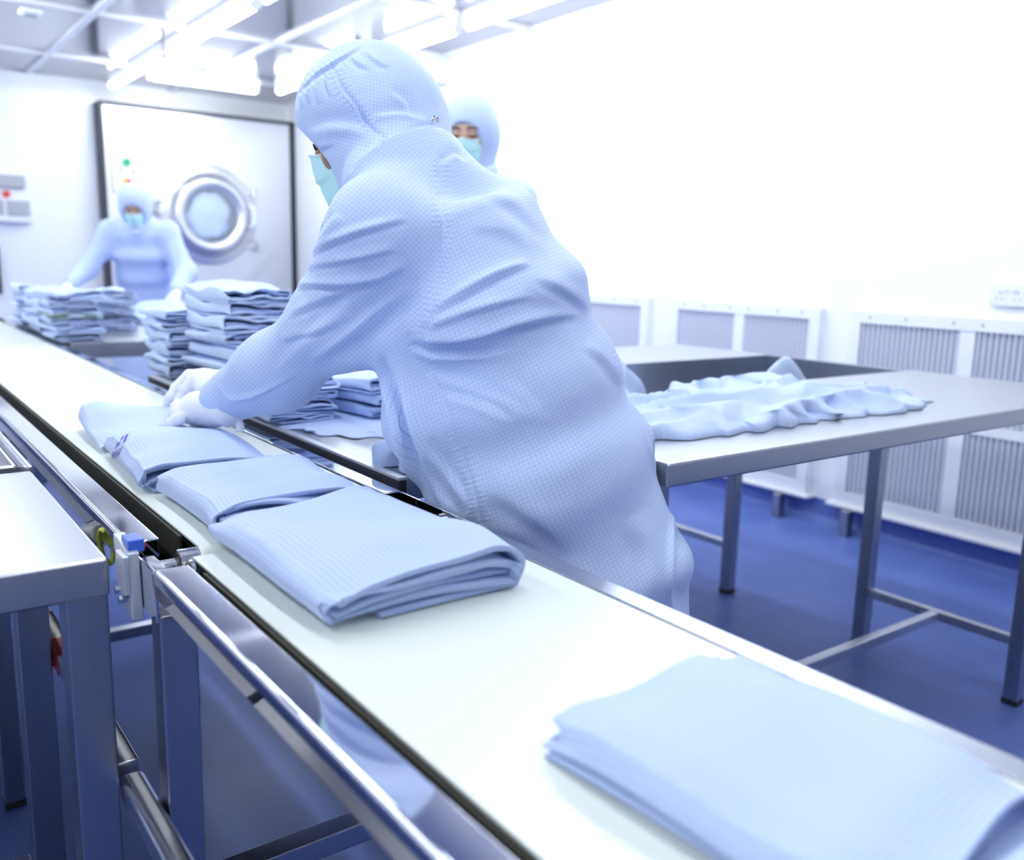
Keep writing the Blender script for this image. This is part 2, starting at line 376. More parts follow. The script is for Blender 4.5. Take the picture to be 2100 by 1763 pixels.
MB().cyl((2.17, YM-.03, 1.83), (2.17, YM-.034, 1.83), .038, 20).build('stop_button_plate', M['yellow'], cp)
MB().cyl((2.18, YM-.034, 1.835), (2.18, YM-.06, 1.835), .020, 20).build('stop_button', M['red'], cp)
rr = MB()
for i, (x, z) in enumerate(((3.42, 1.12), (3.35, 1.02), (3.27, .93), (3.18, .86))):
    rr.tube([(x+.12, YM-.006, z+.12), (x-.25, YM-.006, z-.16)], .008, 6)
rr.build('pressed_ribs', M['machine'], t)

t = empty('control_box', (1.2, YB, 1.43)); tag(t, 'grey control box with a red spot on the back wall at far left', 'control box')
MB().box(.85, 1.40, YB-.10, YB, 1.44, 1.83).build('housing', M['white'], t, bevel=.015)
MB().box(.85, 1.36, YB-.14, YB-.09, 1.72, 1.83).build('lid', M['grey'], t, bevel=.01)
MB().cyl((1.215, YB-.10, 1.67), (1.215, YB-.115, 1.67), .028, 18).build('red_light', M['red'], t)
MB().box(.88, 1.19, YB-.115, YB-.10, 1.50, 1.62).build('key_panel', M['grey'], t, bevel=.004)
MB().box(1.22, 1.385, YB-.115, YB-.10, 1.50, 1.62).build('key_panel', M['grey'], t, bevel=.004)
t = empty('wall_monitor', (.95, YB, 1.0)); tag(t, 'dark flat screen hardly seen at the left picture edge', 'screen')
MB().box(.62, 1.135, YB-.07, YB-.02, .84, 1.235).build('display', M['screen'], t, bevel=.006)
MB().box(.85, .95, YB-.02, YB, .95, 1.1).build('bracket', M['grey'], t)

# ---------------------------------------------------------------- conveyor
ZB = .850
t = empty('conveyor', (.49, 1.2, 0)); conv = t
tag(t, 'long belt conveyor with cream belt and polished steel side rails', 'conveyor')
def belt(y0, y1, x0, x1, r=.022, th=.0028):
    outer, inner = [], []
    for rr_, L_ in ((r, outer), (r-th, inner)):
        for i in range(13):
            a = -math.pi/2+math.pi*i/12; L_.append((y1+math.cos(a)*rr_, ZB-r+math.sin(a)*rr_))
        for i in range(13):
            a = math.pi/2+math.pi*i/12; L_.append((y0+math.cos(a)*rr_, ZB-r+math.sin(a)*rr_))
    m = MB(); n = len(outer)
    for x in (x0, x1):
        for L_ in (outer, inner): m.v += [(x, p, q) for (p, q) in L_]
    for i in range(n):
        j = (i+1) % n
        m.f += [(i, j, 2*n+j, 2*n+i), (n+i, 3*n+i, 3*n+j, n+j), (i, n+i, n+j, j), (2*n+i, 2*n+j, 3*n+j, 3*n+i)]
    o = m.build('belt', M['belt'], t); o.data.polygons.foreach_set('use_smooth', [True]*len(o.data.polygons)); o.data.set_sharp_from_angle(angle=math.radians(40))
    MB().box(x0-.005, x0-.001, y0+.06, y1-.05, ZB-.052, ZB-.004).build('gap_shade_plate', M['olive'], t)  # dark plate added so the gap beside the belt looks black
    MB().box(x0+.012, x1-.012, y0+.03, y1-.03, ZB-.019-r+.004, ZB-.0035).build('slider_bed', M['olive'], t)
belt(1.130, 6.6, .341, .660); belt(-.9, 1.082, .322, .663)
for y in (1.130, 1.082):
    ro = MB().cyl((.3165, y, ZB-.022), (.350, y, ZB-.022), .0188, 28).build('roller', M['chrome'], t, smooth=True)
    MB().cyl((.315, y, ZB-.022), (.3166, y, ZB-.022), .0160, 24).build('bearing', M['rubber'], ro, smooth=True)
    MB().cyl((.285, y, ZB-.022), (.3151, y, ZB-.022), .0085, 16).build('axle', M['chrome'], ro, smooth=True)
    ro = MB().cyl((.650, y, ZB-.022), (.672, y, ZB-.022), .0188, 24).build('roller', M['alu'], t, smooth=True)
    MB().cyl((.672, y, ZB-.022), (.69, y, ZB-.022), .0085, 16).build('axle', M['chrome'], ro, smooth=True)
def rail(y0, y1, side, notch=None):
    """rounded channel rail; left: outer face to -x"""
    th = .0025; H = .034 if side == 'l' else .066; zt = ZB+.001
    if side == 'l': xo, xi = .2685, .3085; sg = 1
    else: xo, xi = .7005, .6655; sg = -1
    r = .006; ri = .002
    outer = [(xo+sg*r*(1-math.sin(a)), zt-r*(1-math.cos(a))) for a in np.linspace(0, math.pi/2, 6)][::-1]   # from side up to top
    outer = [(xo, zt-H)]+outer
    top_in = [(xi-sg*ri*(1-math.sin(a)), zt-ri*(1-math.cos(a))) for a in np.linspace(0, math.pi/2, 6)]
    pr = outer+top_in+[(xi, zt-H*.75), (xi-sg*th, zt-H*.75), (xi-sg*th, zt-th-.001), (xi-sg*(th+.001), zt-th), (xo+sg*r, zt-th), (xo+sg*th, zt-r), (xo+sg*th, zt-H+th), (xo+sg*.028, zt-H+th), (xo+sg*.028, zt-H)]
    m = MB().prism(pr, 'y', y0, y1)
    return m
rl = rail(1.180, 6.6, 'l').build('side_rail', M['mirror'], t); rl2 = rail(-.9, 1.055, 'l').build('side_rail', M['mirror'], t)
rr1 = rail(1.235, 6.6, 'r').build('side_rail', M['mirror'], t); rr2 = rail(-.9, .990, 'r').build('side_rail', M['rail2'], t)
for o in (rl, rl2, rr1, rr2):
    o.data.polygons.foreach_set('use_smooth', [True]*len(o.data.polygons)); o.modifiers.new('wn', 'WEIGHTED_NORMAL').weight = 100
# joint pieces where the rails are cut back for the rollers
j = MB(); j.box(.2685, .2715, 1.057, 1.178, ZB-.065, ZB-.004); j.box(.2685, .283, 1.057, 1.112, ZB-.002, ZB+.001); j.box(.2685, .290, 1.114, 1.178, ZB-.022, ZB-.019)
j.build('joint_plate', M['mirror'], t, bevel=.0008)
j = MB(); j.box(.6965, .7005, .992, 1.233, ZB-.065, ZB-.001); j.box(.672, .7005, .992, 1.233, ZB-.067, ZB-.062)
j.build('joint_plate', M['mirror'], t, bevel=.0008)
pn = MB(); pn.box(.3105, .3145, -.9, 6.6, ZB-.085, ZB-.052); pn.box(.6665, .6685, -.9, 6.6, ZB-.085, ZB-.052); pn.box(.3145, .6665, -.9, 6.6, ZB-.089, ZB-.085)
pn.build('belt_pan', M['olive'], t)
for (y, nm) in ((1.1, 0), (2.35, 1), (4.6, 2), (-.5, 3)):
    for x in (.278, .652):
        MB().box(x, x+.044, y-.02, y+.02, 0 if nm else .0, ZB-.068).build('leg', M['dsteel'], t, bevel=.003)
    MB().box(.322, .652, y-.018, y+.018, .372 if nm != 1 else .24, .405 if nm != 1 else .268).build('cross_bar', M['dsteel'], t, bevel=.003)
tk = MB().box(.247, .2765, 1.21, 3.8, .50, .535).build('cable_trunking', M['steel'], t, bevel=.003)
tk2 = MB().box(.2445, .2765, -.6, 1.195, .49, .53).build('cable_trunking', M['steel'], t, bevel=.010, seg=4)
for (a, b, mm, nm) in ((1.62, 1.70, 'redtape', 'red_tape_band'), (1.70, 1.84, 'whitetape', 'white_tape_band'), (1.92, 2.0, 'redtape', 'red_tape_band')):
    MB().box(.2462, .2773, a, b, .4992, .5358).build(nm, M[mm], tk)
MB().cyl((.3125, .63, ZB-.020), (.3125, .66, ZB-.020), .009, 14).build('cable_clip', M['cable'], t, bevel=.003)
MB().cyl((.3125, 1.85, ZB-.022), (.3125, 1.87, ZB-.022), .007, 14).build('cable_clip', M['cable'], t, bevel=.002)
MB().cyl((.300, 1.80, ZB-.03), (.3125, 1.80, ZB-.03), .008, 6).build('bolt', M['alu'], t)

t = empty('sensor_bracket', (.255, 1.15, .78)); tag(t, 'grey aluminium sensor bracket bolted beside the belt joint', 'bracket')
pb = MB().prism([(1.112, ZB-.078), (1.155, ZB-.070), (1.188, ZB+.000), (1.188, ZB+.014), (1.165, ZB+.014), (1.118, ZB+.006)], 'x', .2545, .268).build('plate', M['alu'], t, bevel=.0012)
MB().box(.2475, .2545, 1.113, 1.15, ZB-.045, ZB+.004).build('side_plate', M['alu'], t, bevel=.001)
rf = MB().box(.257, .2765, 1.125, 1.158, ZB+.004, ZB+.020).build('blue_sensor', M['blue'], t, bevel=.0015)
MB().box(.2765, .2785, 1.128, 1.135, ZB+.008, ZB+.014).build('red_lens', M['red'], rf)
for (y, z) in ((1.125, ZB-.052), (1.142, ZB-.045)):
    MB().cyl((.243, y, z), (.2545, y, z), .0055, 6).build('bolt', M['chrome'], t)
cab = spline([at(265, 1108, 1.27), at(245, 1116, 1.26), at(228, 1108, 1.26), at(215, 1090, 1.27), at(206, 1088, 1.28), at(204, 1110, 1.29), at(212, 1140, 1.30), at(226, 1155, 1.31), at(232, 1140, 1.31), at(230, 1112, 1.31), at(222, 1092, 1.32), at(240, 1100, 1.30)], 8)
tag(MB().tube(cab, .0036, 10).build('sensor_cable', M['cable'], None, smooth=True), 'yellow-green cable looping from the sensor bracket beside the steel table corner', 'cable')
t = empty('cable_gland', tuple(at(195, 1100, 1.34))); tag(t, 'small grey cable fitting behind the steel table corner', 'fitting')
MB().cyl(at(181, 1092, 1.36), at(204, 1094, 1.30), .012, 16).build('sleeve', M['grey'], t, smooth=True)
MB().cyl(at(179, 1091, 1.37), at(184, 1092, 1.35), .0145, 6).build('nut', M['chrome'], t)

# ---------------------------------------------------------------- steel tables
def worktop(name, x0, x1, y0, y1, z, parent, m='steel_top', ap=.045, bev=.005):
    return MB().box(x0, x1, y0, y1, z-ap, z).build(name, M[m], parent, bevel=bev, seg=3)
def leg(x, y, z, parent, s=.022):
    o = MB().box(x-s, x+s, y-s, y+s, .012, z).build('leg', M['dsteel'], parent, bevel=.003)
    MB().box(x-s-.001, x+s+.001, y-s-.001, y+s+.001, 0, .018).build('foot_cap', M['rubber'], o, bevel=.002)
    return o
t = empty('steel_table', (-.25, 1.44, 0)); tag(t, 'stainless steel table with a bare top cut by the left picture edge', 'table')
worktop('tabletop', -.80, .243, 1.165, 1.722, .84, t, ap=.05)
for (x, y) in ((.217, 1.20), (.217, 1.665), (-.75, 1.20), (-.75, 1.69)): leg(x, y, .79, t, .025)
MB().box(-.73, .19, 1.645, 1.685, .12, .145).build('stretcher', M['steel'], t, bevel=.003)
t = empty('steel_sink_table', (-.2, 2.5, 0)); tag(t, 'steel sink unit with raised rim behind the bare left table', 'sink')
s = MB(); s.box(.222, .247, 1.735, 3.6, .60, .845); s.box(-.8, -.775, 1.735, 3.6, .60, .845); s.box(-.775, .222, 1.735, 1.76, .60, .845); s.box(-.775, .222, 3.575, 3.6, .60, .845)
s.build('sink_wall', M['steel'], t, bevel=.003); MB().box(-.775, .222, 1.76, 3.575, .60, .62).build('sink_floor', M['steel'], t)
for (x, y) in ((.217, 2.12), (-.75, 2.12), (.217, 3.5), (-.75, 3.5)): leg(x, y, .60, t, .020)
MB().tube([(.12, 1.95, .60), (.12, 1.95, .34)], .016, 12).build('drain_pipe', M['grey'], t, smooth=True)

t = empty('sorting_table', (2.0, 1.7, 0)); tag(t, 'large stainless table at right with a sunken steel tray and unfolded blue garment on it', 'table')
ZA = .888
worktop('front_tabletop', 1.095, 2.90, 1.035, 1.655, ZA, t, ap=.042)
worktop('rear_tabletop', 1.60, 2.86, 2.22, 2.68, ZA, t, ap=.042)
s = MB(); s.box(1.60, 2.86, 2.205, 2.219, .74, ZA-.001); s.box(2.83, 2.86, 1.657, 2.205, .74, ZA); s.box(1.60, 1.615, 1.657, 2.205, .74, ZA-.001); s.box(1.615, 2.83, 1.657, 1.67, .74, ZA-.05)
s.build('tray_wall', M['dsteel'], t); MB().box(1.615, 2.83, 1.67, 2.205, .74, .755).build('tray_floor', M['dsteel'], t)
for (x, y, zz) in ((2.62, 1.085, ZA-.042), (2.62, 1.575, ZA-.042), (2.62, 2.14, .74), (2.62, 2.62, ZA-.042), (1.66, 1.60, ZA-.042), (1.66, 2.64, ZA-.042)):
    leg(x, y, zz, t, .021)
for (a, b) in ((1.106, 1.554), (2.161, 2.60)): MB().box(2.606, 2.634, a, b, .172, .20).build('stretcher', M['steel'], t, bevel=.003)
MB().box(1.70, 2.605, 1.316, 1.344, .172, .20).build('stretcher', M['steel'], t, bevel=.003)

t = empty('packing_table', (1.1, 2.0, 0)); tag(t, 'steel packing table beside the belt carrying the tall stacks of folded garments', 'table')
me = MB().prism([(.738, 1.29), (.815, 1.29), (.85, 1.40), (1.02, 1.48), (1.02, 1.70), (1.50, 1.70), (1.50, 2.80), (.738, 2.80)], 'z', .815, .857)
me.build('tabletop', M['steel_top'], t, bevel=.004)
MB().box(.722, .737, 1.285, 2.80, .828, .853).build('gap_shade_strip', M['rubber'], t, bevel=.002)  # black strip painted in for the dark gap under the table edge
MB().box(.7215, .7375, 1.285, 2.80, .8535, .858).build('edge_trim', M['alu'], t)
for (x, y) in ((.79, 1.38), (.77, 2.75), (1.47, 1.74), (1.47, 2.75)): leg(x, y, .815, t, .018)
t = empty('rear_packing_table', (1.2, 4.8, 0)); tag(t, 'far steel table in front of the masked worker by the machine', 'table')
worktop('tabletop', .725, 1.75, 3.93, 5.32, .857, t, ap=.065)
for (x, y) in ((.79, 3.98), (.79, 5.27), (1.70, 3.98), (1.70, 5.27)): leg(x, y, .795, t)

# ---------------------------------------------------------------- folded garments
def cloth_mesh(name, V, F, UV):
    me = bpy.data.meshes.new(name); me.from_pydata(V.tolist(), [], F.tolist()); 
    uvl = me.uv_layers.new(name='cloth')
    idx = np.empty(len(me.loops), dtype=np.int32); me.loops.foreach_get('vertex_index', idx)
    uvl.data.foreach_set('uv', UV[idx].astype(np.float32).ravel())
    me.polygons.foreach_set('use_smooth', [True]*len(me.polygons)); me.update()
    return me
def sstep(a, b, x):
    t = np.clip((x-a)/(b-a), 0, 1); return t*t*(3-2*t)
def folded(name, w, l, h, seed, turns=3, ns=22, nt=30, thick=.80, end=.010, wave=.0035, top=.004, sag=.12, fold_line=None, taper=.25):
    """a garment rolled flat: spiral section in x-z, swept along y.  Base centre at the origin."""
    rs = np.random.RandomState(seed); nl = 2*turns; pitch = h/nl; path = []; half = w/2
    lev = []
    z = 0
    for j in range(nl):
        k = (j+1)//2; zz = k*pitch*(-1 if j % 2 else 1) if j else 0
        lev.append(zz)
    zs = np.array(lev, float)
    pts = []; lay = []
    for j in range(nl):
        k = nl-1-j; inset = .004*k+.004*rs.rand() if k > 0 else 0
        nxt = zs[j+1] if j < nl-1 else None
        rad = abs((nxt-zs[j])/2) if nxt is not None else 0
        side = 1 if j % 2 == 0 else -1      # direction in which this run goes
        rad_prev = abs((zs[j]-zs[j-1])/2) if j else 0
        xs0 = -side*(half-(.004*(k+1) if j else 0)-rad_prev); xe = side*(half-inset-rad)
        if j == 0: xs0 = -side*half*rs.uniform(.3, .85)
        if j == nl-1: xe = side*half*rs.uniform(.45, .95)
        else: pass
        if j and len(pts): xs0 = pts[-1][0]
        tt = np.linspace(0, 1, ns); tt = .5-.5*np.cos(math.pi*tt)
        for q in tt: pts.append((xs0+(xe-xs0)*q, zs[j])); lay.append(j)
        if nxt is not None:
            for a in np.linspace(0, math.pi, 9)[1:-1]:
                c = (zs[j]+nxt)/2; pts.append((xe+side*math.sin(a)*rad*(.75 if rad > .012 else 1), c+(zs[j]-c)*math.cos(a))); lay.append(j+a/math.pi)
    P = np.array(pts); lay = np.array(lay); n = len(P)
    P = np.array([P[max(0, i-1)]*.25+P[i]*.5+P[min(n-1, i+1)]*.25 for i in range(n)])
    d = np.gradient(P, axis=0); d /= np.linalg.norm(d, axis=1)[:, None]+1e-9; nr = np.stack([-d[:, 1], d[:, 0]], 1)
    th = pitch*thick/2
    s_len = np.concatenate([[0], np.cumsum(np.linalg.norm(np.diff(P, axis=0), axis=1))])
    A = P+nr*th; B = P-nr*th
    zmin = min(A[:, 1].min(), B[:, 1].min()); zmax = max(A[:, 1].max(), B[:, 1].max())
    T = np.linspace(0, 1, nt); T = .5-.5*np.cos(math.pi*T)*(.75+.25*np.abs(np.cos(math.pi*T)))
    N1, N2, N3, N4 = Nz(seed+1, dim=2, lo=2, hi=6), Nz(seed+2, dim=3, lo=3, hi=11), Nz(seed+3, dim=2, lo=.8, hi=2.5), Nz(seed+4, dim=3, lo=4, hi=14)
    rings = []
    inner = 1-lay/(nl-1.0)
    e0 = end*(.5*N1(np.stack([s_len*.5, lay*.37], 1))+inner*.6); e1 = end*(.5*N1(np.stack([s_len*.5+9, lay*.37+5], 1))+inner*.6)
    def place(Q, t):
        x, z = Q[:, 0].copy(), (Q[:, 1]-zmin)/(zmax-zmin)
        y = -l/2+e0+(l-e0-e1)*t
        fr = np.exp(-(y+l/2)/.05)+np.exp(-(l/2-y)/.05)
        hh = h*(1+sag*N3(np.stack([x, y], 1)*2.2))
        edge = 1-taper*(sstep(half*.55, half, np.abs(x))*.7+sstep(l*.30, l*.5, np.abs(y))*.5)
        lz = z*hh*edge
        lz = lz+wave*(.35+fr)*N2(np.stack([x*1.1, y*.5, lay*.11+0*x], 1))*np.clip(z*1.6, 0, 1)*(1-.45*z)
        lz = lz+top*sstep(.55, 1, z)*N4(np.stack([x*.55, y*.8, 0*x], 1))*.6
        x = x+.006*N3(np.stack([y+3, z*.3], 1))+.0025*fr*N2(np.stack([y*.2+x, lay*.2, z*.1], 1))
        if fold_line is not None:
            lz += .0012*z*np.exp(-((y-fold_line-.02*np.sin(x*9))/.006)**2)*(1+.5*np.sin(x*300))
        return np.stack([x, y, np.maximum(lz, 0.0006*(1+z))], 1)
    V = []
    for t in T: V.append(place(A, t))
    for t in T: V.append(place(B, t))
    V = np.concatenate(V); UVs = np.stack([np.tile(s_len, 2*nt), np.repeat(np.tile(T*l, 2), n)], 1)
    i = np.arange(n-1); F = []
    for a in range(nt-1):
        q = a*n+i; F.append(np.stack([q, q+n, q+n+1, q+1], 1))
        q = q+nt*n; F.append(np.stack([q, q+1, q+n+1, q+n], 1))
    off = nt*n
    for a in (0, nt-1):
        q = a*n+i; f = np.stack([q, q+1, q+1+off, q+off], 1); F.append(f if a == 0 else f[:, ::-1])
    k = np.arange(nt-1)*n
    F.append(np.stack([k, k+off, k+off+n, k+n], 1)); F.append(np.stack([k+n-1, k+n-1+n, k+n-1+n+off, k+n-1+off], 1))
    return cloth_mesh(name, V, np.concatenate(F), UVs)
def put(me, name, material, loc, rz, label, cat='folded garment', group=None, rx=0, ry=0, sc=(1, 1, 1)):
    o = bpy.data.objects.new(name, me); C.objects.link(o)
    if len(me.materials) == 0: me.materials.append(material)
    o.location = loc; o.rotation_euler = (rx, ry, rz); o.scale = sc
    return tag(o, label, cat, group)
def draped(name, outline, z0, h, seed, rdir=(1, 0), ridge=.3, rs_=9, p=2.2, material='cloth_far', nr=26, na=120, label='', cat='garment', center=None, rough=.35, curl=0):
    """crumpled or spread cloth lying on a surface: closed body over a smooth outline (world x,y)"""
    O = np.array(spline(list(outline)+[outline[0]], max(4, na//len(outline))))[:-1, :2]; na = len(O)
    c = O.mean(0) if center is None else np.array(center)
    R = np.linspace(0, 1, nr)**.8
    N1, N2 = Nz(seed, dim=2, lo=rs_*.25, hi=rs_*.8), Nz(seed+1, dim=2, lo=rs_, hi=rs_*2.4)
    rd = np.array(rdir, float); rd /= np.linalg.norm(rd); pd = np.array([-rd[1], rd[0]])
    V = []
    for r in R:
        xy = c+(O-c)*r
        q = np.stack([(xy@rd)*.28, xy@pd], 1)
        rid = 1-np.abs(np.tanh(1.2*N1(q)))
        env = (1-r**p)**(1/p) if r < 1 else 0
        z = z0+h*env*(1-ridge+ridge*rid*1.5)+h*.14*rough*N2(q)*min(1, env*1.5)*min(1, (1-r)*6+.1)
        jit = .004*N2(xy*1.2)[:, None]*(O-c)/np.linalg.norm(O-c, axis=1)[:, None]*r
        V.append(np.concatenate([xy+jit*3, np.maximum(z, z0+.001+.004*(1-r))[:, None]], 1))
    top = np.concatenate(V); bot = top[-na:].copy(); bot[:, 2] = z0+.0005
    V = np.concatenate([top, bot, [[c[0], c[1], z0+.0005]]]); F = []
    i = np.arange(na); j = (i+1) % na
    fq = []
    for a in range(nr-1): fq += np.stack([a*na+i, (a+1)*na+i, (a+1)*na+j, a*na+j], 1).tolist()
    fq += np.stack([(nr-1)*na+i, nr*na+i, nr*na+j, (nr-1)*na+j], 1).tolist()
    fq += np.stack([nr*na+i, np.full(na, len(V)-1), nr*na+j], 1).tolist()
    me = bpy.data.meshes.new(name); me.from_pydata(V.tolist(), [], fq)
    uvl = me.uv_layers.new(name='cloth'); idx = np.empty(len(me.loops), dtype=np.int32); me.loops.foreach_get('vertex_index', idx)
    uvl.data.foreach_set('uv', V[idx][:, :2].astype(np.float32).ravel())
    me.polygons.foreach_set('use_smooth', [True]*len(me.polygons))
    bm = bmesh.new(); bm.from_mesh(me); bmesh.ops.remove_doubles(bm, verts=bm.verts, dist=1e-5); bmesh.ops.recalc_face_normals(bm, faces=bm.faces); bm.to_mesh(me); bm.free()
    me.materials.append(M[material]); o = bpy.data.objects.new(name, me); C.objects.link(o)
    return tag(o, label, cat)

G = 'folded garments travelling on the belt'
zb = ZB+.0015
p1 = put(folded('folded_garment', .27, .33, .060, 11, turns=3, ns=48, nt=60, thick=.74, end=.012, wave=.0055, top=.0035, sag=.05, fold_line=.10, taper=.32), 'folded_garment', M['cloth_pack'], (.478, .942, zb), .02, 'sharp folded blue garment at the middle of the belt, its layered end toward the camera', group=G)
p2 = put(folded('folded_garment', .245, .27, .050, 23, turns=3, ns=44, nt=50, thick=.74, end=.012, wave=.005, top=.004, sag=.08, fold_line=.04, taper=.3), 'folded_garment', M['cloth_pack'], (.468, 1.258, zb), .03, 'folded blue garment on the belt, second behind the gloved hands', group=G)
p3 = put(folded('folded_garment', .240, .315, .048, 35, turns=3, ns=40, nt=50, thick=.76, end=.01, wave=.005, top=.005, sag=.14, fold_line=.06, taper=.3), 'folded_garment', M['cloth_pack'], (.462, 1.573, zb), -.02, 'folded blue garment with purple print at its edge, just in front of the gloved hands', group=G)
p4 = put(folded('folded_garment', .225, .27, .046, 47, turns=2, ns=40, nt=50, thick=.76, end=.012, wave=.006, top=.006, sag=.16, taper=.3), 'folded_garment', M['cloth_pack'], (.480, 1.885, zb), -.04, 'blue garment being folded under the gloved hands on the belt', group=G)
p0 = put(folded('folded_garment', .235, .27, .044, 59, turns=2, ns=40, nt=50, thick=.8, end=.02, wave=.008, top=.006, sag=.12, taper=.35), 'folded_garment', M['cloth_pack'], (.497, .350, zb), .04, 'blurred folded garment nearest the camera at the lower right', group=G)
p5 = put(folded('folded_garment', .25, .30, .045, 61, turns=2, ns=30, nt=30, thick=.8), 'folded_garment', M['cloth_pack'], (.50, .05, zb), .03, 'corner of a folded garment cut by the bottom right of the picture', group=G)
# purple print on the third garment's rolled edge
def print_mark(o, origin, ux, uy, shapes, name, material):
    """printed strokes laid on the cloth surface; shapes are quads in metres in the frame ux, uy"""
    from mathutils.bvhtree import BVHTree
    mw = Matrix.LocRotScale(o.location, o.rotation_euler, o.scale); me = o.data
    vs = [mw @ v.co for v in me.vertices]; bv = BVHTree.FromPolygons(vs, [tuple(p.vertices) for p in me.polygons])
    eye = Vector((0, 0, HCAM)); hit0 = bv.ray_cast(eye, (Vector(origin)-eye).normalized()); origin = hit0[0] if hit0[0] is not None else origin
    out = (eye-Vector(origin)).normalized(); v, f = [], []
    for (x, y, w_, h_) in [tuple(q*1.55 for q in sh) for sh in shapes]:
        nx, ny = max(1, int(w_/.0015)), max(1, int(h_/.0015)); k = len(v)
        for j in range(ny+1):
            for i in range(nx+1):
                p = Vector(origin)+Vector(ux)*(x+w_*i/nx)+Vector(uy)*(y+h_*j/ny)
                hit = bv.ray_cast(p+out*.08, -out); v.append(tuple(hit[0]+hit[1]*math.copysign(.0006, hit[1].dot(out))) if hit[0] is not None else tuple(p))
        for j in range(ny):
            for i in range(nx): a_ = k+j*(nx+1)+i; f.append((a_, a_+1, a_+nx+2, a_+nx+1))
    me2 = bpy.data.meshes.new(name); me2.from_pydata(v, [], f); q = bpy.data.objects.new(name, me2); C.objects.link(q); me2.materials.append(M[material])
    q.parent = o; q.matrix_parent_inverse = mw.inverted(); q['label'] = 'purple printed letters and square'
po = at(243, 915, 1.60)
print_mark(p3, po, (.25, -.85, .45), (.45, .35, .8), [(.010, .0, .008, .010), (-.001, -.001, .0018, .012), (-.001, .010, .006, .0018), (.0035, .005, .0018, .006), (-.008, -.001, .0018, .009), (-.008, .003, .005, .0018),
    (.012, -.016, .0018, .011), (.006, -.016, .0022, .011), (.001, -.015, .0018, .010), (-.004, -.014, .0018, .009), (-.009, -.012, .0018, .008)], 'printed_label', 'purple')
# stacks on the packing table and on the far table
var = [folded('folded_garment', 1, 1, 1, 100+i, turns=2, ns=16, nt=16) if False else folded('folded_garment', .30, .30, .040, 100+i, turns=(2, 3)[i % 2], ns=20, nt=22, thick=.78, end=.016, wave=.006, top=.005, sag=.12, taper=.12) for i in range(7)]
for m_ in var: m_.materials.append(M['cloth_far'])
rnd = random.Random(4)
ORD = ['bottom', 'second', 'third', 'fourth', 'fifth', 'sixth', 'seventh', 'eighth']
def stack(n, x, y, z0, dz, w, l, where, rz=0, jit=.012, over=None):
    for k in range(n):
        me = var[rnd.randrange(7)]
        nm = 'topmost' if k == n-1 else ('lowest' if k == 0 else ORD[k]+' from the bottom')
        o = put(me, 'folded_garment', None, (x+rnd.uniform(-jit, jit), y+rnd.uniform(-jit, jit), z0+k*dz), rz+rnd.uniform(-.06, .06)+(math.pi if rnd.random() < .0 else 0),
                'folded blue garment, %s %s' % (nm, where), group='garments '+where, sc=(w/.30, l/.30, dz/.040*1.02))
ZT = .8575
stack(7, .885, 2.48, ZT, .0388, .19, .32, 'in the tall stack behind the gloved hands', jit=.006)
stack(6, .862, 2.80, ZT, .0330, .25, .24, 'in the stack behind the tall stack', jit=.010)
stack(4, .790, 1.96, ZT+.006, .0225, .17, .27, 'in the low pile under the worker sleeve', jit=.004)
stack(3, .985, 1.90, ZT+.006, .028, .18, .24, 'in the short pile beside the coat front', rz=.15, jit=.005)
draped('spread_garment', [(.745, 1.74), (.80, 1.65), (.90, 1.60), (1.01, 1.64), (1.10, 1.8), (1.08, 2.08), (.9, 2.12), (.745, 2.06)], ZT, .007, 5, ridge=.2, label='flat blue garment lying under the low pile on the packing table')
draped('crumpled_garment', [(.740, 1.38), (.745, 1.345), (.78, 1.315), (.85, 1.32), (.87, 1.40), (.82, 1.45), (.75, 1.43)], ZT, .048, 8, label='small blue cloth end sticking out beside the coat front on the packing table', nr=18, na=70)
stack(6, .760, 4.08, ZT, .0330, .19, .29, 'in the near left stack on the far table', jit=.006)
stack(5, 1.035, 4.62, ZT, .036, .19, .28, 'in the right stack on the far table')
stack(5, .775, 4.52, ZT, .037, .20, .30, 'in the middle stack on the far table')
stack(5, .785, 4.98, ZT, .037, .22, .30, 'in the rearmost stack on the far table')
o = bpy.data.objects.new('folded_garment', var[2].copy()); C.objects.link(o); o.data.materials.clear(); o.data.materials.append(M['cloth_green'])
o.location = (.757, 4.075, ZT+.094); o.scale = (.66, .99, .42); tag(o, 'thin grey-green folded cloth in the middle of the near left stack on the far table', 'folded cloth', 'garments in the near left stack on the far table')
draped('spread_garment', [(1.17, 4.85), (1.30, 4.62), (1.5, 4.66), (1.62, 4.85), (1.55, 5.15), (1.4, 5.25), (1.2, 5.1)], ZT, .10, 15, label='loose blue garment in front of the far masked worker')
# unfolded garment on the large table, with a sleeve hanging at the tray
draped('unfolded_garment', [(1.18, 1.20), (1.32, 1.165), (1.50, 1.155), (1.80, 1.16), (2.0, 1.14), (2.17, 1.19), (2.23, 1.235), (2.20, 1.36), (2.14, 1.45), (2.12, 1.62), (1.95, 1.648), (1.7, 1.60), (1.45, 1.50), (1.25, 1.42), (1.16, 1.30)], ZA+.0005, .042, 21, rdir=(1, .12), ridge=.6, rs_=9, p=3.0, label='unfolded blue garment spread over the front of the large steel table', nr=40, na=220, rough=.8)
draped('hanging_garment', [(1.95, 1.69), (2.1, 1.685), (2.30, 1.685), (2.50, 1.70), (2.58, 1.78), (2.50, 1.88), (2.3, 1.90), (2.0, 1.82)], .756, .215, 31, rdir=(1, .3), ridge=.35, rs_=6, p=1.35, label='blue garment heaped in the sunken tray, its peak above the rim', nr=34, na=140, center=(2.36, 1.76), rough=.7)
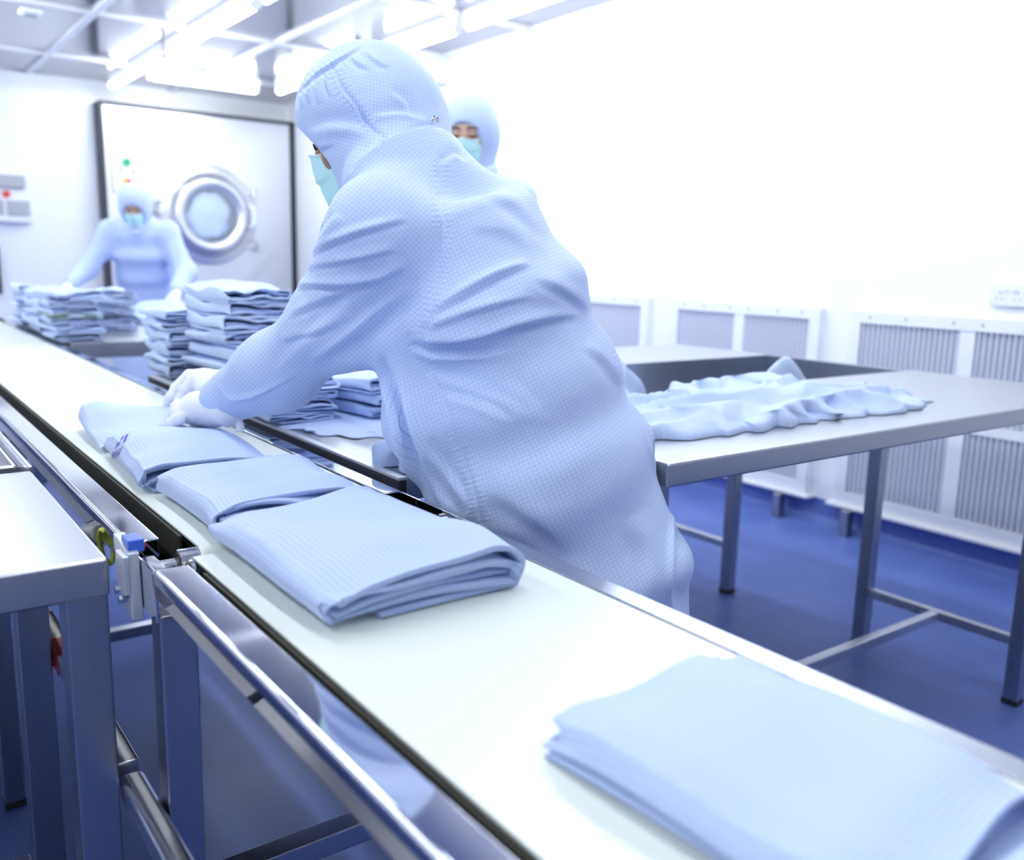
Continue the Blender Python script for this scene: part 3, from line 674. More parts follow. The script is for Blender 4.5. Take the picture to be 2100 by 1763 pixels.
draped('crumpled_garment', [(1.63, 1.95), (1.72, 1.90), (1.9, 1.92), (1.98, 2.0), (1.95, 2.12), (1.8, 2.17), (1.65, 2.13)], .756, .165, 41, rdir=(1, -.6), ridge=.5, rs_=9, p=2.0, label='crumpled blue cloth in the tray close to the bent worker back', rough=.9)

# ---------------------------------------------------------------- people: smooth signed-distance bodies turned into meshes
def surface_net(F, org, h):
    """polygonise F<0 on a regular grid; one vertex per crossed cell"""
    S = F < 0
    nx, ny, nz = F.shape
    cnt = np.zeros((nx-1, ny-1, nz-1), np.int8)
    for a in (0, 1):
        for b in (0, 1):
            for c in (0, 1): cnt += S[a:nx-1+a, b:ny-1+b, c:nz-1+c]
    act = (cnt > 0) & (cnt < 8)
    idx = -np.ones(act.shape, np.int64); I = np.argwhere(act); idx[act] = np.arange(len(I))
    acc = np.zeros((len(I), 3)); n = np.zeros(len(I))
    offs = [(a, b, c) for a in (0, 1) for b in (0, 1) for c in (0, 1)]
    for p in offs:
        for ax in range(3):
            if p[ax]: continue
            q = list(p); q[ax] = 1
            f0 = F[I[:, 0]+p[0], I[:, 1]+p[1], I[:, 2]+p[2]]; f1 = F[I[:, 0]+q[0], I[:, 1]+q[1], I[:, 2]+q[2]]
            m = (f0 < 0) != (f1 < 0); t = np.where(m, f0/np.where(m, f0-f1, 1), 0)
            pos = np.array(p, float)[None].repeat(len(I), 0); pos[:, ax] += t
            acc[m] += pos[m]; n[m] += 1
    V = (I+acc/n[:, None])*h+org
    Q = []
    for ax in range(3):
        s0 = [slice(None)]*3; s1 = [slice(None)]*3; s0[ax] = slice(0, -1); s1[ax] = slice(1, None)
        A, B = S[tuple(s0)], S[tuple(s1)]; E = np.argwhere(A != B)
        u, v = (ax+1) % 3, (ax+2) % 3
        ok = (E[:, u] > 0) & (E[:, v] > 0) & (E[:, u] < F.shape[u]-1) & (E[:, v] < F.shape[v]-1); E = E[ok]
        flip = A[E[:, 0], E[:, 1], E[:, 2]]
        def cell(du, dv):
            q = E.copy(); q[:, u] -= du; q[:, v] -= dv; return idx[q[:, 0], q[:, 1], q[:, 2]]
        f = np.stack([cell(1, 1), cell(0, 1), cell(0, 0), cell(1, 0)], 1)
        f[~flip] = f[~flip][:, ::-1]; Q.append(f)
    return V, np.concatenate(Q)
class Field:
    """a union of smooth solids evaluated on a grid"""
    def __init__(s, lo, hi, h):
        s.h = h; s.lo = np.array(lo, float); n = np.ceil((np.array(hi)-s.lo)/h).astype(int)+1
        ax = [s.lo[i]+np.arange(n[i])*h for i in range(3)]
        s.P = [ax[0][:, None, None].astype(np.float32), ax[1][None, :, None].astype(np.float32), ax[2][None, None, :].astype(np.float32)]
        s.F = np.full(tuple(n), 9, np.float32)
    def _window(s, lo, hi):
        a = np.clip(np.floor((np.array(lo)-s.lo)/s.h).astype(int), 0, np.array(s.F.shape)-1); b = np.clip(np.ceil((np.array(hi)-s.lo)/s.h).astype(int)+1, 1, s.F.shape)
        b = np.maximum(b, a+1)
        w_ = tuple(slice(a[i], b[i]) for i in range(3))
        return w_, [s.P[0][w_[0]], s.P[1][:, w_[1]], s.P[2][:, :, w_[2]]]
    def merge(s, w_, d, k):
        A = s.F[w_]
        if k > 0:
            hh = np.clip(.5+.5*(A-d)/k, 0, 1); s.F[w_] = A+(d-A)*hh-k*hh*(1-hh)
        else: s.F[w_] = np.minimum(A, d)
    def cut(s, w_, d, k):
        A = s.F[w_]; hh = np.clip(.5-.5*(A+d)/k, 0, 1); s.F[w_] = A+(-d-A)*hh+k*hh*(1-hh)
    def cone(s, a, b, ra, rb, k=.02, pad=.06):
        a = np.array(a, float); b = np.array(b, float); m = max(ra, rb)+pad
        w_, (X, Y, Z) = s._window(np.minimum(a, b)-m, np.maximum(a, b)+m)
        d = b-a; L = d@d
        t = np.clip(((X-a[0])*d[0]+(Y-a[1])*d[1]+(Z-a[2])*d[2])/L, 0, 1)
        r = np.sqrt((X-a[0]-t*d[0])**2+(Y-a[1]-t*d[1])**2+(Z-a[2]-t*d[2])**2)-(ra+(rb-ra)*t)
        s.merge(w_, r, k); return s
    def chain(s, pts, rad, k=.01, pad=.03):
        for i in range(len(pts)-1): s.cone(pts[i], pts[i+1], rad[i], rad[i+1], k, pad)
        return s
    def ell(s, c, axes, r, k=.02, pad=.06, cut=False):
        c = np.array(c, float); A = np.array(axes, float); m = max(r)+pad
        w_, (X, Y, Z) = s._window(c-m, c+m)
        q = [((X-c[0])*A[i][0]+(Y-c[1])*A[i][1]+(Z-c[2])*A[i][2]) for i in range(3)]
        k0 = np.sqrt(sum((q[i]/r[i])**2 for i in range(3)))+1e-6; k1 = np.sqrt(sum((q[i]/r[i]**2)**2 for i in range(3)))+1e-6
        d = k0*(k0-1)/k1
        (s.cut if cut else s.merge)(w_, d, k); return s
    def slab(s, a, b, sa, sb, da, db, side, k=.04, pad=.08, e=2.3):
        """tapered trunk piece: axis a->b, half widths sa,sb along 'side', half depths da,db"""
        a = np.array(a, float); b = np.array(b, float); m = max(sa, sb, da, db)+pad
        w_, (X, Y, Z) = s._window(np.minimum(a, b)-m, np.maximum(a, b)+m)
        ax = b-a; L = math.sqrt(ax@ax); ax = ax/L; sd = np.array(side, float); sd -= ax*(sd@ax); sd /= np.linalg.norm(sd); dp = np.cross(ax, sd)
        t = ((X-a[0])*ax[0]+(Y-a[1])*ax[1]+(Z-a[2])*ax[2]); u = ((X-a[0])*sd[0]+(Y-a[1])*sd[1]+(Z-a[2])*sd[2]); v = ((X-a[0])*dp[0]+(Y-a[1])*dp[1]+(Z-a[2])*dp[2])
        tc = np.clip(t/L, 0, 1); ru = sa+(sb-sa)*tc; rv = da+(db-da)*tc; over = np.abs(t-tc*L)
        kk = (np.abs(u/ru)**e+np.abs(v/rv)**e)**(1/e)
        d = (kk-1)*np.minimum(ru, rv)
        d = np.where(over > 0, np.sqrt(np.maximum(d+.03, 0)**2+over**2)-.03, d)
        s.merge(w_, d.astype(np.float32), k); return s
    def mesh(s, smooth=2):
        V, Q = surface_net(s.F, s.lo, s.h)
        for _ in range(smooth): V = relax(V, Q)
        return V, Q
def relax(V, Q, f=.5):
    S = np.zeros_like(V); n = np.zeros(len(V))
    for a, b in ((0, 1), (1, 2), (2, 3), (3, 0)):
        for p, q in ((a, b), (b, a)):
            np.add.at(S, Q[:, p], V[Q[:, q]]); np.add.at(n, Q[:, p], 1)
    return V+(S/n[:, None]-V)*f
def subdivide(V, Q):
    E = np.concatenate([Q[:, [i, (i+1) % 4]] for i in range(4)]); E.sort(axis=1)
    u, inv = np.unique(E[:, 0]*len(V)+E[:, 1], return_inverse=True); a, b = u//len(V), u % len(V)
    n, m, k = len(V), len(u), len(Q); inv = inv.reshape(4, k)+n; c = np.arange(k)+n+m
    V2 = np.concatenate([V, (V[a]+V[b])/2, V[Q].mean(1)])
    Q2 = np.concatenate([np.stack([Q[:, i], inv[i], c, inv[(i+3) % 4]], 1) for i in range(4)])
    return V2, Q2
def normals(V, Q):
    fn = np.cross(V[Q[:, 2]]-V[Q[:, 0]], V[Q[:, 3]]-V[Q[:, 1]]); N = np.zeros_like(V)
    for i in range(4): np.add.at(N, Q[:, i], fn)
    return N/(np.linalg.norm(N, axis=1)[:, None]+1e-12)
def unit(v): v = np.array(v, float); return v/np.linalg.norm(v)
def make(name, V, Q, UV, material, parent, label=None, zone=None, UV2=None):
    me = cloth_mesh(name, V, Q, UV if UV is not None else V[:, :2]); me.materials.append(material)
    if zone is not None:                                 # second cloth layout for the faces of the zone (sleeves)
        fz = zone[Q].mean(1) > .5; l = np.repeat(fz, 4); idx = Q.ravel()
        me.uv_layers['cloth'].data.foreach_set('uv', np.where(l[:, None], UV2[idx], UV[idx]).astype(np.float32).ravel())
    o = bpy.data.objects.new(name, me); C.objects.link(o)
    if parent is not None:
        o.parent = parent; o.matrix_parent_inverse = Matrix.Identity(4)
    if label: o['label'] = label
    return o
def crease(V, N, lines, scale=1.0):
    """raise or sink folds in a cloth surface along lines measured on the photograph (only on the side that was seen)"""
    px, py, dz = projn(V); eye = np.array([0, 0, HCAM]); facing = ((eye-V)*N).sum(1) > 0
    D = np.zeros(len(V))
    for (pl, amp, wd) in lines:
        wd = wd*.78
        P = np.array(spline([(a, b, 0) for a, b in pl], 6))[:, :2]
        best = np.full(len(V), 1e9); sg = np.zeros(len(V)); tt = np.zeros(len(V)); nseg = len(P)-1
        x0, x1 = P[:, 0].min()-60, P[:, 0].max()+60; y0, y1 = P[:, 1].min()-60, P[:, 1].max()+60
        sel = np.where(facing & (px > x0) & (px < x1) & (py > y0) & (py < y1))[0]
        if len(sel) == 0: continue
        X, Y = px[sel], py[sel]; b_ = np.full(len(sel), 1e9); s_ = np.zeros(len(sel)); t_ = np.zeros(len(sel))
        for i in range(nseg):
            a, b = P[i], P[i+1]; d = b-a; L = d@d+1e-9; t = np.clip(((X-a[0])*d[0]+(Y-a[1])*d[1])/L, 0, 1)
            ex, ey = X-a[0]-t*d[0], Y-a[1]-t*d[1]; r = np.hypot(ex, ey); m = r < b_
            b_[m] = r[m]; s_[m] = np.sign(d[0]*ey-d[1]*ex)[m]; t_[m] = ((i+t)/nseg)[m]
        m_per_px = dz[sel]/FPX; r = b_*m_per_px*s_; wdm = wd
        fade = np.sin(np.clip(t_, 0, 1)*math.pi)**.85*np.exp(-np.maximum(0, b_*m_per_px-wdm*3)*200)
        prof = np.where(r < 0, np.exp(-(r/(1.6*wdm))**2), np.exp(-(r/(.75*wdm))**2))-.50*np.exp(-((r-1.5*wdm)/(.8*wdm))**2)
        D[sel] += amp*prof*fade*scale
    return V+N*(1.2*D)[:, None]
def axis_uv(V, a, b, ref, R):
    """cloth coordinates round an axis: (angle*R, length)"""
    ax = unit(np.array(b)-a); sd = np.array(ref, float); sd = unit(sd-ax*(sd@ax)); dp = np.cross(ax, sd); q = V-np.array(a)
    return np.stack([np.arctan2(q@dp, q@sd)*R, q@ax], 1)

def view_uv(V, a, b, R, rot=0):
    """cloth laid round a limb or trunk, weave squared up to the side that hangs toward the room"""
    a = np.array(a, float); b = np.array(b, float); eye = np.array([0, 0, HCAM]); vw = unit((a+b)/2-eye); ax = unit(b-a); w_ = unit(ax-vw*(ax@vw)); sd = np.cross(w_, vw); q = V-(a+b)/2
    u = np.arctan2(q@sd, np.maximum(.03, R*.55-q@vw))*R*1.5 if R else q@sd; v = q@w_; c_, s_ = math.cos(rot), math.sin(rot)
    return np.stack([u*c_+v*s_, -u*s_+v*c_], 1)
def head_frame(F, up=(0, 0, 1)):
    F = unit(F); S = unit(np.cross(up, F)); U = np.cross(F, S); return F, S, U     # forward, left side, up
def add_head(fd, c, F, S, U, k=.012):
    A = [F, S, U]; c = np.array(c)
    fd.ell(c+U*.035-F*.012, A, (.094, .076, .088), k)
    fd.ell(c-U*.030+F*.022, A, (.068, .060, .082), .03)
    fd.cone(c-U*.055+F*.040, c-U*.088+F*.062, .040, .024, .03)
    for s_ in (-1, 1):
        fd.ell(c+S*.040*s_-U*.015+F*.068, A, (.020, .026, .020), .02)          # cheekbone
        fd.ell(c+S*.031*s_+U*.036+F*.082, A, (.012, .026, .009), .012)         # brow
        fd.ell(c+S*.031*s_+U*.018+F*.096, A, (.014, .019, .012), .006, cut=True)  # eye socket
        fd.ell(c+S*.031*s_+U*.017+F*.080, A, (.0125, .0145, .0115), .004)      # eyelid
        fd.ell(c+S*.078*s_-F*.008-U*.005, A, (.018, .008, .030), .006)         # ear
    fd.cone(c+F*.088+U*.018, c+F*.104-U*.022, .009, .012, .012)                 # nose
    fd.ell(c+F*.094-U*.030, A, (.014, .020, .010), .01)
    fd.ell(c+F*.086-U*.052, A, (.010, .026, .006), .006); fd.ell(c+F*.085-U*.061, A, (.010, .022, .007), .006)   # lips
def mask_mesh(c, F, S, U, wide=1.0, dp=0.0, nu=40, nv=26, z_top=-.002, z_bot=-.095):
    """pleated face mask: follows nose, cheek and chin"""
    V = []; a = np.linspace(-1, 1, nu); b = np.linspace(0, 1, nv)
    for bb in b:
        zz = z_top+(z_bot-z_top)*bb
        for aa in a:
            th = aa*1.22*wide
            rf = .068+.020*math.exp(-((aa)/.35)**2)*(1.1-.7*bb)+.010*math.sin(math.pi*bb)
            rs_ = .069-.006*bb
            pl = .0045*((bb*3.0) % 1.0)*math.cos(aa*1.3)**2*(1 if .1 < bb < .95 else 0)
            f = .034-dp+(rf+pl)*math.cos(th); s_ = (rs_+pl)*math.sin(th)*1.0
            u = zz+.014*math.exp(-(aa/.28)**2)*(1-bb)**2-.012*(1-bb)*0-(1-abs(aa))*.014*bb
            V.append(np.array(c)+F*f+S*s_+U*u)
    V = np.array(V); Q = []
    for j in range(nv-1):
        for i in range(nu-1): Q.append((j*nu+i, j*nu+i+1, (j+1)*nu+i+1, (j+1)*nu+i))
    return V, np.array(Q)
def solid_sheet(name, V, Q, material, parent, th=.0012):
    o = make(name, V, Q, None, material, parent); md = o.modifiers.new('thick', 'SOLIDIFY'); md.thickness = th; md.offset = 0
    return o

def worker(label, P, material, skin, h=.009, group=None, detail=None):
    """P: dict of joints in world coordinates"""
    F, S, U = head_frame(P['look'], P.get('headup', (0, 0, 1))); hc = np.array(P['head'])
    side = unit(np.array(P['shL'])-np.array(P['shR'])); neck = np.array(P['neck']); pel = np.array(P['pelvis']); ch = np.array(P['chest'])
    allp = [np.array(P[k]) for k in ('head', 'neck', 'pelvis', 'chest', 'shL', 'shR', 'elL', 'elR', 'wrL', 'wrR', 'ftL', 'ftR')]
    lo = np.min(allp, 0)-.32; hi = np.max(allp, 0)+.32; lo[2] = -.01; hi[2] = min(hi[2], 2.3)
    # --- skin body
    fd = Field(lo, hi, .0065 if detail else .0075)
    add_head(fd, hc, F, S, U)
    fd.cone(hc-U*.06-F*.02, neck-[0, 0, .02], .052, .058, .03)
    fd.slab(pel, ch, .11, .12, .06, .06, side, .05); fd.cone(P['shL'], P['shR'], .05, .05, .05)
    for q in 'LR':
        fd.chain([P['sh'+q], P['el'+q], P['wr'+q]], [.047, .036, .025], .02)
        hp = pel+side*(.09 if q == 'L' else -.09); kn = np.array(P.get('kn'+q, (hp+np.array(P['ft'+q]))/2))
        fd.chain([hp, kn, P['ft'+q]], [.075, .052, .036], .03)
    V, Q = fd.mesh(1)
    root = make('person', V, Q, None, skin, None); tag(root, label, 'person', group)
    # --- hood
    t = P.get('hood', {}); fd = Field(hc-.30, hc+.30, h*.6 if detail else h*.8)
    A = [F, S, U]
    fd.ell(hc+U*.030-F*.010, A, t.get('r', (.112, .098, .112)), .02)
    fd.ell(hc-U*.04+F*.005, A, (.092, .092, .10), .05)
    fd.cone(hc-U*.02-F*.03, neck+np.array(t.get('nb', (0, 0, -.02))), .088, t.get('nr', .078), .05)
    fd.cone(hc-U*.09+F*.03, neck+side*0+unit(np.array(P['look'])*[1, 1, 0])*.045-[0, 0, .02], .058, .060, .05)
    ow = t.get('open', (.064, .064, .078))
    fd.ell(hc+F*.118-U*t.get('oz', .018), A, (ow[0], ow[1], ow[2]), .008, cut=True)
    V, Q = fd.mesh(2)
    if detail: V, Q = subdivide(V, Q); V = relax(relax(V, Q), Q)
    N = normals(V, Q)
    if detail: V = detail('hood', V, N, hc, F, S, U, Q)
    else:
        nz = Nz(5, lo=2, hi=6); V = V+N*(.003*nz(V))[:, None]
    UV = view_uv(V, hc-U*.1, hc+U*.1, .13, rot=.55)
    make('hood', V, Q, UV, material, root)
    # --- coat
    fd = Field(lo, hi, h)
    c = P['coat']
    pts = c['spine']                                   # list of (point, half width, half depth, side vector)
    for (a, wa, da, s1), (b, wb, db, s2) in zip(pts[:-1], pts[1:]): fd.slab(a, b, wa, wb, da, db, s1, c.get('k', .05))
    for (p_, r_) in c.get('blobs', []): fd.ell(p_, np.eye(3), r_, .06)
    fd.cone(P['shL'], P['shR'], c.get('rsh', .075), c.get('rsh', .075), .06)
    fd.cone(neck-[0, 0, .03], neck+(hc-neck)*.42, .092, c.get('collar', .094), .04)
    pc = np.array(P.get('collar', neck+(hc-neck)*.30)); nn = unit(P.get('collarn', hc-neck)); w_, (X, Y, Z) = fd._window(pc-.14, pc+.14)
    near = np.sqrt((X-pc[0])**2+(Y-pc[1])**2+(Z-pc[2])**2) < .135
    fd.F[w_] = np.where(near, np.maximum(fd.F[w_], (X-pc[0])*nn[0]+(Y-pc[1])*nn[1]+(Z-pc[2])*nn[2]), fd.F[w_])
    for q in 'LR':
        r_ = c['arm'+q]; pts_ = [P['sh'+q], P['el'+q], P['wr'+q]] if 'fo'+q not in P else [P['sh'+q], P['el'+q], P['fo'+q], P['wr'+q]]
        fd.chain(pts_, r_, c.get('ka', .05), .07)
        wq = np.array(P['wr'+q]); dr_ = unit(wq-np.array(pts_[-2]))
        w_, (X, Y, Z) = fd._window(wq-.16, wq+.16)      # clean cuff
        pl = -((X-wq[0])*dr_[0]+(Y-wq[1])*dr_[1]+(Z-wq[2])*dr_[2])
        near = np.sqrt((X-wq[0])**2+(Y-wq[1])**2+(Z-wq[2])**2) < .095
        fd.F[w_] = np.where(near, np.maximum(fd.F[w_], -pl), fd.F[w_])
    for (fp, fr_) in c.get('folds', []): fd.chain(fp, fr_, .05, .08)
    if 'skirt' in c:
        for (a, wa, da, b, wb, db) in c['skirt']: fd.slab(a, b, wa, wb, da, db, side, .05)
    V, Q = fd.mesh(2)
    if detail: V, Q = subdivide(V, Q); V = relax(relax(V, Q), Q)
    N = normals(V, Q)
    zone = UV2 = None
    if detail: V, UV, zone, UV2 = detail('coat', V, N, hc, F, S, U, Q)
    else:
        nz, n2 = Nz(9, lo=1, hi=4), Nz(10, lo=3, hi=8, n=20); V = V+N*(.005*nz(V*[1, 1, .6])+.003*np.abs(n2(V*[1, 1, .7])))[:, None]; UV = axis_uv(V, pel, neck, np.array([0, 0, HCAM])-pel, .16)
    co = make('coat', V, Q, UV, material, root, zone=zone, UV2=UV2)
    # --- trousers, boots
    fd = Field((lo[0], lo[1], 0), (hi[0], hi[1], .75), .010)
    for q in 'LR':
        hp = pel+side*(.09 if q == 'L' else -.09)-[0, 0, .2]; fd.chain([hp, np.array(P['ft'+q])+[0, 0, .05]], [.085, .062], .01)
    V, Q = fd.mesh(1); make('trousers', V, Q, None, M['trous'], root)
    for q in 'LR':
        fw = unit(np.array(P['look'])*[1, 1, 0]); ft = np.array(P['ft'+q]); fd = Field(ft-.25, ft+.25, .008)
        fd.chain([ft+[0, 0, -.01], ft+fw*.14+[0, 0, -.03]], [.048, .038], .02)
        w_, (X, Y, Z) = fd._window(ft-.25, ft+.25); fd.F[w_] = np.maximum(fd.F[w_], .004-Z)
        V, Q = fd.mesh(0); make('boot', V, Q, None, M['shoe'], root)
    # --- mask
    V, Q = mask_mesh(hc, F, S, U, wide=.60, dp=.013, z_bot=-.112) if detail else mask_mesh(hc, F, S, U); mk = solid_sheet('face_mask', V, Q, M['mask'], root)
    nu, nv = 40, 26
    for ids in (range(0, nu), range((nv-1)*nu, nv*nu), range(0, nv*nu, nu), range(nu-1, nv*nu, nu)):
        b = MB().tube([tuple(V[i]) for i in ids][::2], .0024 if detail else .0022, 6).build('mask_binding', M['maskedge'], None, smooth=True)
        b.parent = mk
    # --- brows and eyes
    for s_ in (-1, 1):
        V_ = [tuple(hc+S*(x*s_)+U*(.0365+.004*math.sin((x-.012)/.036*3.1))+F*(.0935-.16*max(0, x-.02))) for x in np.linspace(.012, .050, 8)]
        e = MB().tube(V_, .0024, 6).build('eyebrow', M['hair'], None, smooth=True); e.parent = root
        V_ = [tuple(hc+S*(x*s_)+U*(.0125-.003*math.sin((x-.017)/.030*3.1))+F*(.0925-.20*max(0, x-.031))) for x in np.linspace(.017, .047, 8)]
        e = MB().tube(V_, .0019, 6).build('eyelashes', M['hair'], None, smooth=True); e.parent = root
    return root

def glove(name, root, chains, palm, lo, hi, h=.0016, blobs=(), cuff=None, k=.006, label=None):
    fd = Field(lo, hi, h)
    for (pts, rad) in palm: fd.chain(pts, rad, .014, .02)
    for (pts, rad) in chains: fd.chain(pts, rad, k, .012)
    V, Q = fd.mesh(3); N = normals(V, Q)
    nz = Nz(77, lo=8, hi=40, n=24); nz2 = Nz(78, lo=3, hi=9)
    V = V+N*(.0006*(1-np.abs(nz(V)))+.0006*nz2(V))[:, None]
    o = make(name, V, Q, None, M['glove'], root, label); return o

def hand(name, root, wr, dr, nrm, s_=1, curl=.5, h=.003, sc=1.0):
    """a gloved hand from the wrist: dr = along the fingers, nrm = back of the hand, s_ = thumb side"""
    dr = unit(dr); nrm = np.array(nrm, float); nrm = unit(nrm-dr*(nrm@dr)); sd = np.cross(dr, nrm)*s_; wr = np.array(wr)
    palm = [([wr-dr*.03, wr+dr*.02*sc, wr+dr*.085*sc+sd*.026], [.026, .026, .015]), ([wr, wr+dr*.088*sc+sd*.005], [.024, .015]), ([wr, wr+dr*.082*sc-sd*.024], [.022, .014])]
    ch = []
    for i, (o, L) in enumerate(((.030, .070), (.010, .078), (-.010, .073), (-.028, .058))):
        p = wr+dr*(.086-.003*abs(i-1))*sc+sd*o; pts = [p]; a = curl*.35
        for q in (.45, .30, .25):
            a += curl*.55; pts.append(pts[-1]+(dr*math.cos(a)-nrm*math.sin(a))*L*q)
        ch.append((pts, [.0095, .0088, .008, .007]))
    p = wr+dr*.025+sd*.024; ch.append(([p, p+dr*.03+sd*.022-nrm*.012, p+dr*.062+sd*.026-nrm*.022, p+dr*.084+sd*.020-nrm*.030], [.014, .011, .0095, .008]))
    pts = np.array([q for c in ch for q in c[0]]+[wr]); return glove(name, root, ch, palm, pts.min(0)-.06, pts.max(0)+.06, h=h)

# ---------------------------------------------------------------- the bent worker in front
Pm = dict(look=(-.72, .54, -.42), headup=(.05, .05, 1), head=at(761, 277, 1.54), neck=at(850, 372, 1.45), pelvis=(.93, 1.14, .88), chest=at(1000, 560, 1.44),
          shL=at(790, 470, 1.36), shR=at(790, 470, 1.36)+np.array([.235, .12, .0]), elL=at(683, 662, 1.46), foL=at(570, 760, 1.58), wrL=at(448, 828, 1.70),
          elR=at(690, 640, 1.78), wrR=at(482, 792, 1.87), ftL=(.92, .96, .09), ftR=(1.05, 1.12, .09),
          collar=at(817, 352, 1.46), collarn=at(760, 262, 1.50)-at(817, 352, 1.46))
sv = (-.87, -.48, 0)
Pm['coat'] = dict(spine=[((.975, 1.03, .30), .205, .160, sv), (at(1203, 1180, 1.51), .196, .158, sv), (at(1134, 965, 1.51), .200, .150, sv), (at(1065, 790, 1.48), .174, .135, sv), (at(1020, 620, 1.45), .170, .122, sv), (at(962, 470, 1.44), .150, .098, sv)],
                  armL=[.078, .068, .062, .044], armR=[.066, .060, .040], rsh=.062, k=.06, ka=.05, collar=.108,
                  folds=[([at(850, 700, 1.42), at(876, 860, 1.43), at(960, 1010, 1.44)], [.055, .060, .054]), ([at(730, 690, 1.43), at(860, 640, 1.42)], [.045, .060]), ([at(890, 380, 1.47), at(1000, 445, 1.50)], [.060, .064])])
Pm['hood'] = dict(r=(.126, .104, .118), open=(.095, .085, .115), oz=.055, nr=.074)
CR = [([(633, 527), (698, 489), (769, 465), (834, 448)], .006, .006), ([(624, 550), (698, 533), (769, 516), (816, 507)], .005, .006),
      ([(602, 582), (654, 582), (722, 576), (786, 560), (834, 539)], .008, .007), ([(580, 645), (668, 610), (707, 598)], .005, .008), ([(560, 700), (654, 675), (720, 640)], .004, .008),
      ([(860, 600), (786, 654), (713, 713), (640, 765)], -.011, .013), ([(800, 560), (720, 620), (640, 690), (560, 770)], .004, .014),
      ([(451, 789), (463, 809), (480, 817), (506, 814), (534, 806), (620, 763)], .006, .005), ([(450, 800), (458, 830), (475, 845)], -.002, .006),
      ([(884, 642), (934, 610), (993, 575), (1043, 551), (1090, 535)], .008, .007), ([(878, 672), (934, 648), (1008, 625), (1096, 604)], .006, .007),
      ([(845, 687), (875, 696), (919, 696), (993, 681), (1052, 663), (1110, 652), (1190, 642)], .013, .009), ([(848, 700), (890, 712), (978, 714), (1060, 705)], -.010, .011),
      ([(878, 752), (963, 775), (1040, 805), (1100, 850)], -.007, .014), ([(901, 796), (993, 820), (1060, 860)], -.005, .012), ([(1000, 740), (1080, 790), (1140, 860)], -.004, .016),
      ([(776, 728), (798, 793), (831, 900), (865, 985), (905, 1050)], -.014, .008), ([(800, 735), (822, 800), (850, 890), (890, 985)], .006, .012),
      ([(1307, 833), (1350, 936), (1388, 1021), (1405, 1107)], -.004, .008), ([(1397, 1040), (1388, 1100), (1386, 1180), (1392, 1255)], -.012, .009),
      ([(860, 940), (900, 1000), (950, 1060)], -.006, .012), ([(880, 900), (930, 970), (965, 1040)], -.005, .010),
      ([(905, 330), (935, 312), (960, 330)], -.004, .008), ([(700, 440), (680, 470), (662, 500)], .004, .008),
      ([(960, 460), (1040, 470), (1110, 520)], .003, .015), ([(990, 385), (1060, 420), (1120, 480)], .003, .012), ([(1100, 560), (1170, 600), (1210, 640)], .004, .010),
      ([(1200, 700), (1240, 740), (1270, 790)], .004, .010), ([(1290, 1060), (1330, 1130), (1350, 1220)], .005, .02), ([(1000, 1000), (1100, 1060), (1180, 1130)], .004, .02)]
SEAMS = [([(905, 325), (903, 400), (908, 470), (900, 560), (888, 630), (876, 690)], .0030, .0035), ([(845, 687), (875, 743), (907, 808), (931, 881), (955, 950), (975, 1020), (985, 1075)], .0026, .0035),
         ([(1262, 715), (1290, 775), (1330, 860), (1375, 960), (1400, 1050)], .0015, .004)]
HCR = [([(740, 98), (705, 118), (682, 134), (650, 156), (617, 190)], -.004, .0035), ([(682, 134), (700, 178), (730, 215), (745, 245), (770, 270), (800, 290)], -.003, .0035),
       ([(625, 262), (680, 246), (740, 252), (780, 280)], -.005, .014), ([(800, 292), (775, 335), (757, 370), (742, 402)], -.016, .012), ([(840, 330), (800, 330), (770, 360), (750, 400)], .006, .010),
       ([(745, 300), (720, 335), (712, 375), (720, 400)], .004, .010), ([(760, 232), (820, 225), (880, 236)], -.003, .008), ([(800, 180), (835, 205), (850, 240)], -.003, .008),
       ([(716, 108), (735, 128), (760, 140)], .003, .006), ([(745, 100), (775, 125), (800, 138)], .003, .006), ([(640, 160), (634, 185), (632, 215)], .0035, .004), ([(655, 152), (652, 180), (654, 215)], .0035, .005),
       ([(670, 142), (672, 170), (682, 200)], .003, .005), ([(625, 178), (618, 200), (617, 225)], .003, .004), ([(690, 300), (660, 310), (645, 300)], -.002, .008), ([(905, 262), (860, 270), (820, 300)], .004, .007)]
def seam(V, N, lines):
    px, py, dz = projn(V); D = np.zeros(len(V)); facing = ((np.array([0, 0, HCAM])-V)*N).sum(1) > 0
    for (pl, amp, wd) in lines:
        P = np.array(spline([(a, b, 0) for a, b in pl], 6))[:, :2]; best = np.full(len(V), 1e9); arc = np.zeros(len(V)); sg = np.zeros(len(V)); L0 = 0
        for i in range(len(P)-1):
            a, b = P[i], P[i+1]; d = b-a; L = math.hypot(*d); t = np.clip(((px-a[0])*d[0]+(py-a[1])*d[1])/L**2, 0, 1); ex, ey = px-a[0]-t*d[0], py-a[1]-t*d[1]
            r = np.hypot(ex, ey); m = r < best; best[m] = r[m]; arc[m] = (L0+t*L)[m]; sg[m] = np.sign(d[0]*ey-d[1]*ex)[m]; L0 += L
        rr_ = best*dz/FPX; near = facing & (rr_ < .05)
        amp = amp*.62; D += np.where(near, -amp*np.exp(-(rr_/wd)**2)+amp*.8*np.exp(-((rr_-.008)/.007)**2)*(.5+.5*np.sin(arc/11*math.pi*2+2*np.sin(arc/31)))*(sg > -2), 0)
    return V+N*D[:, None]
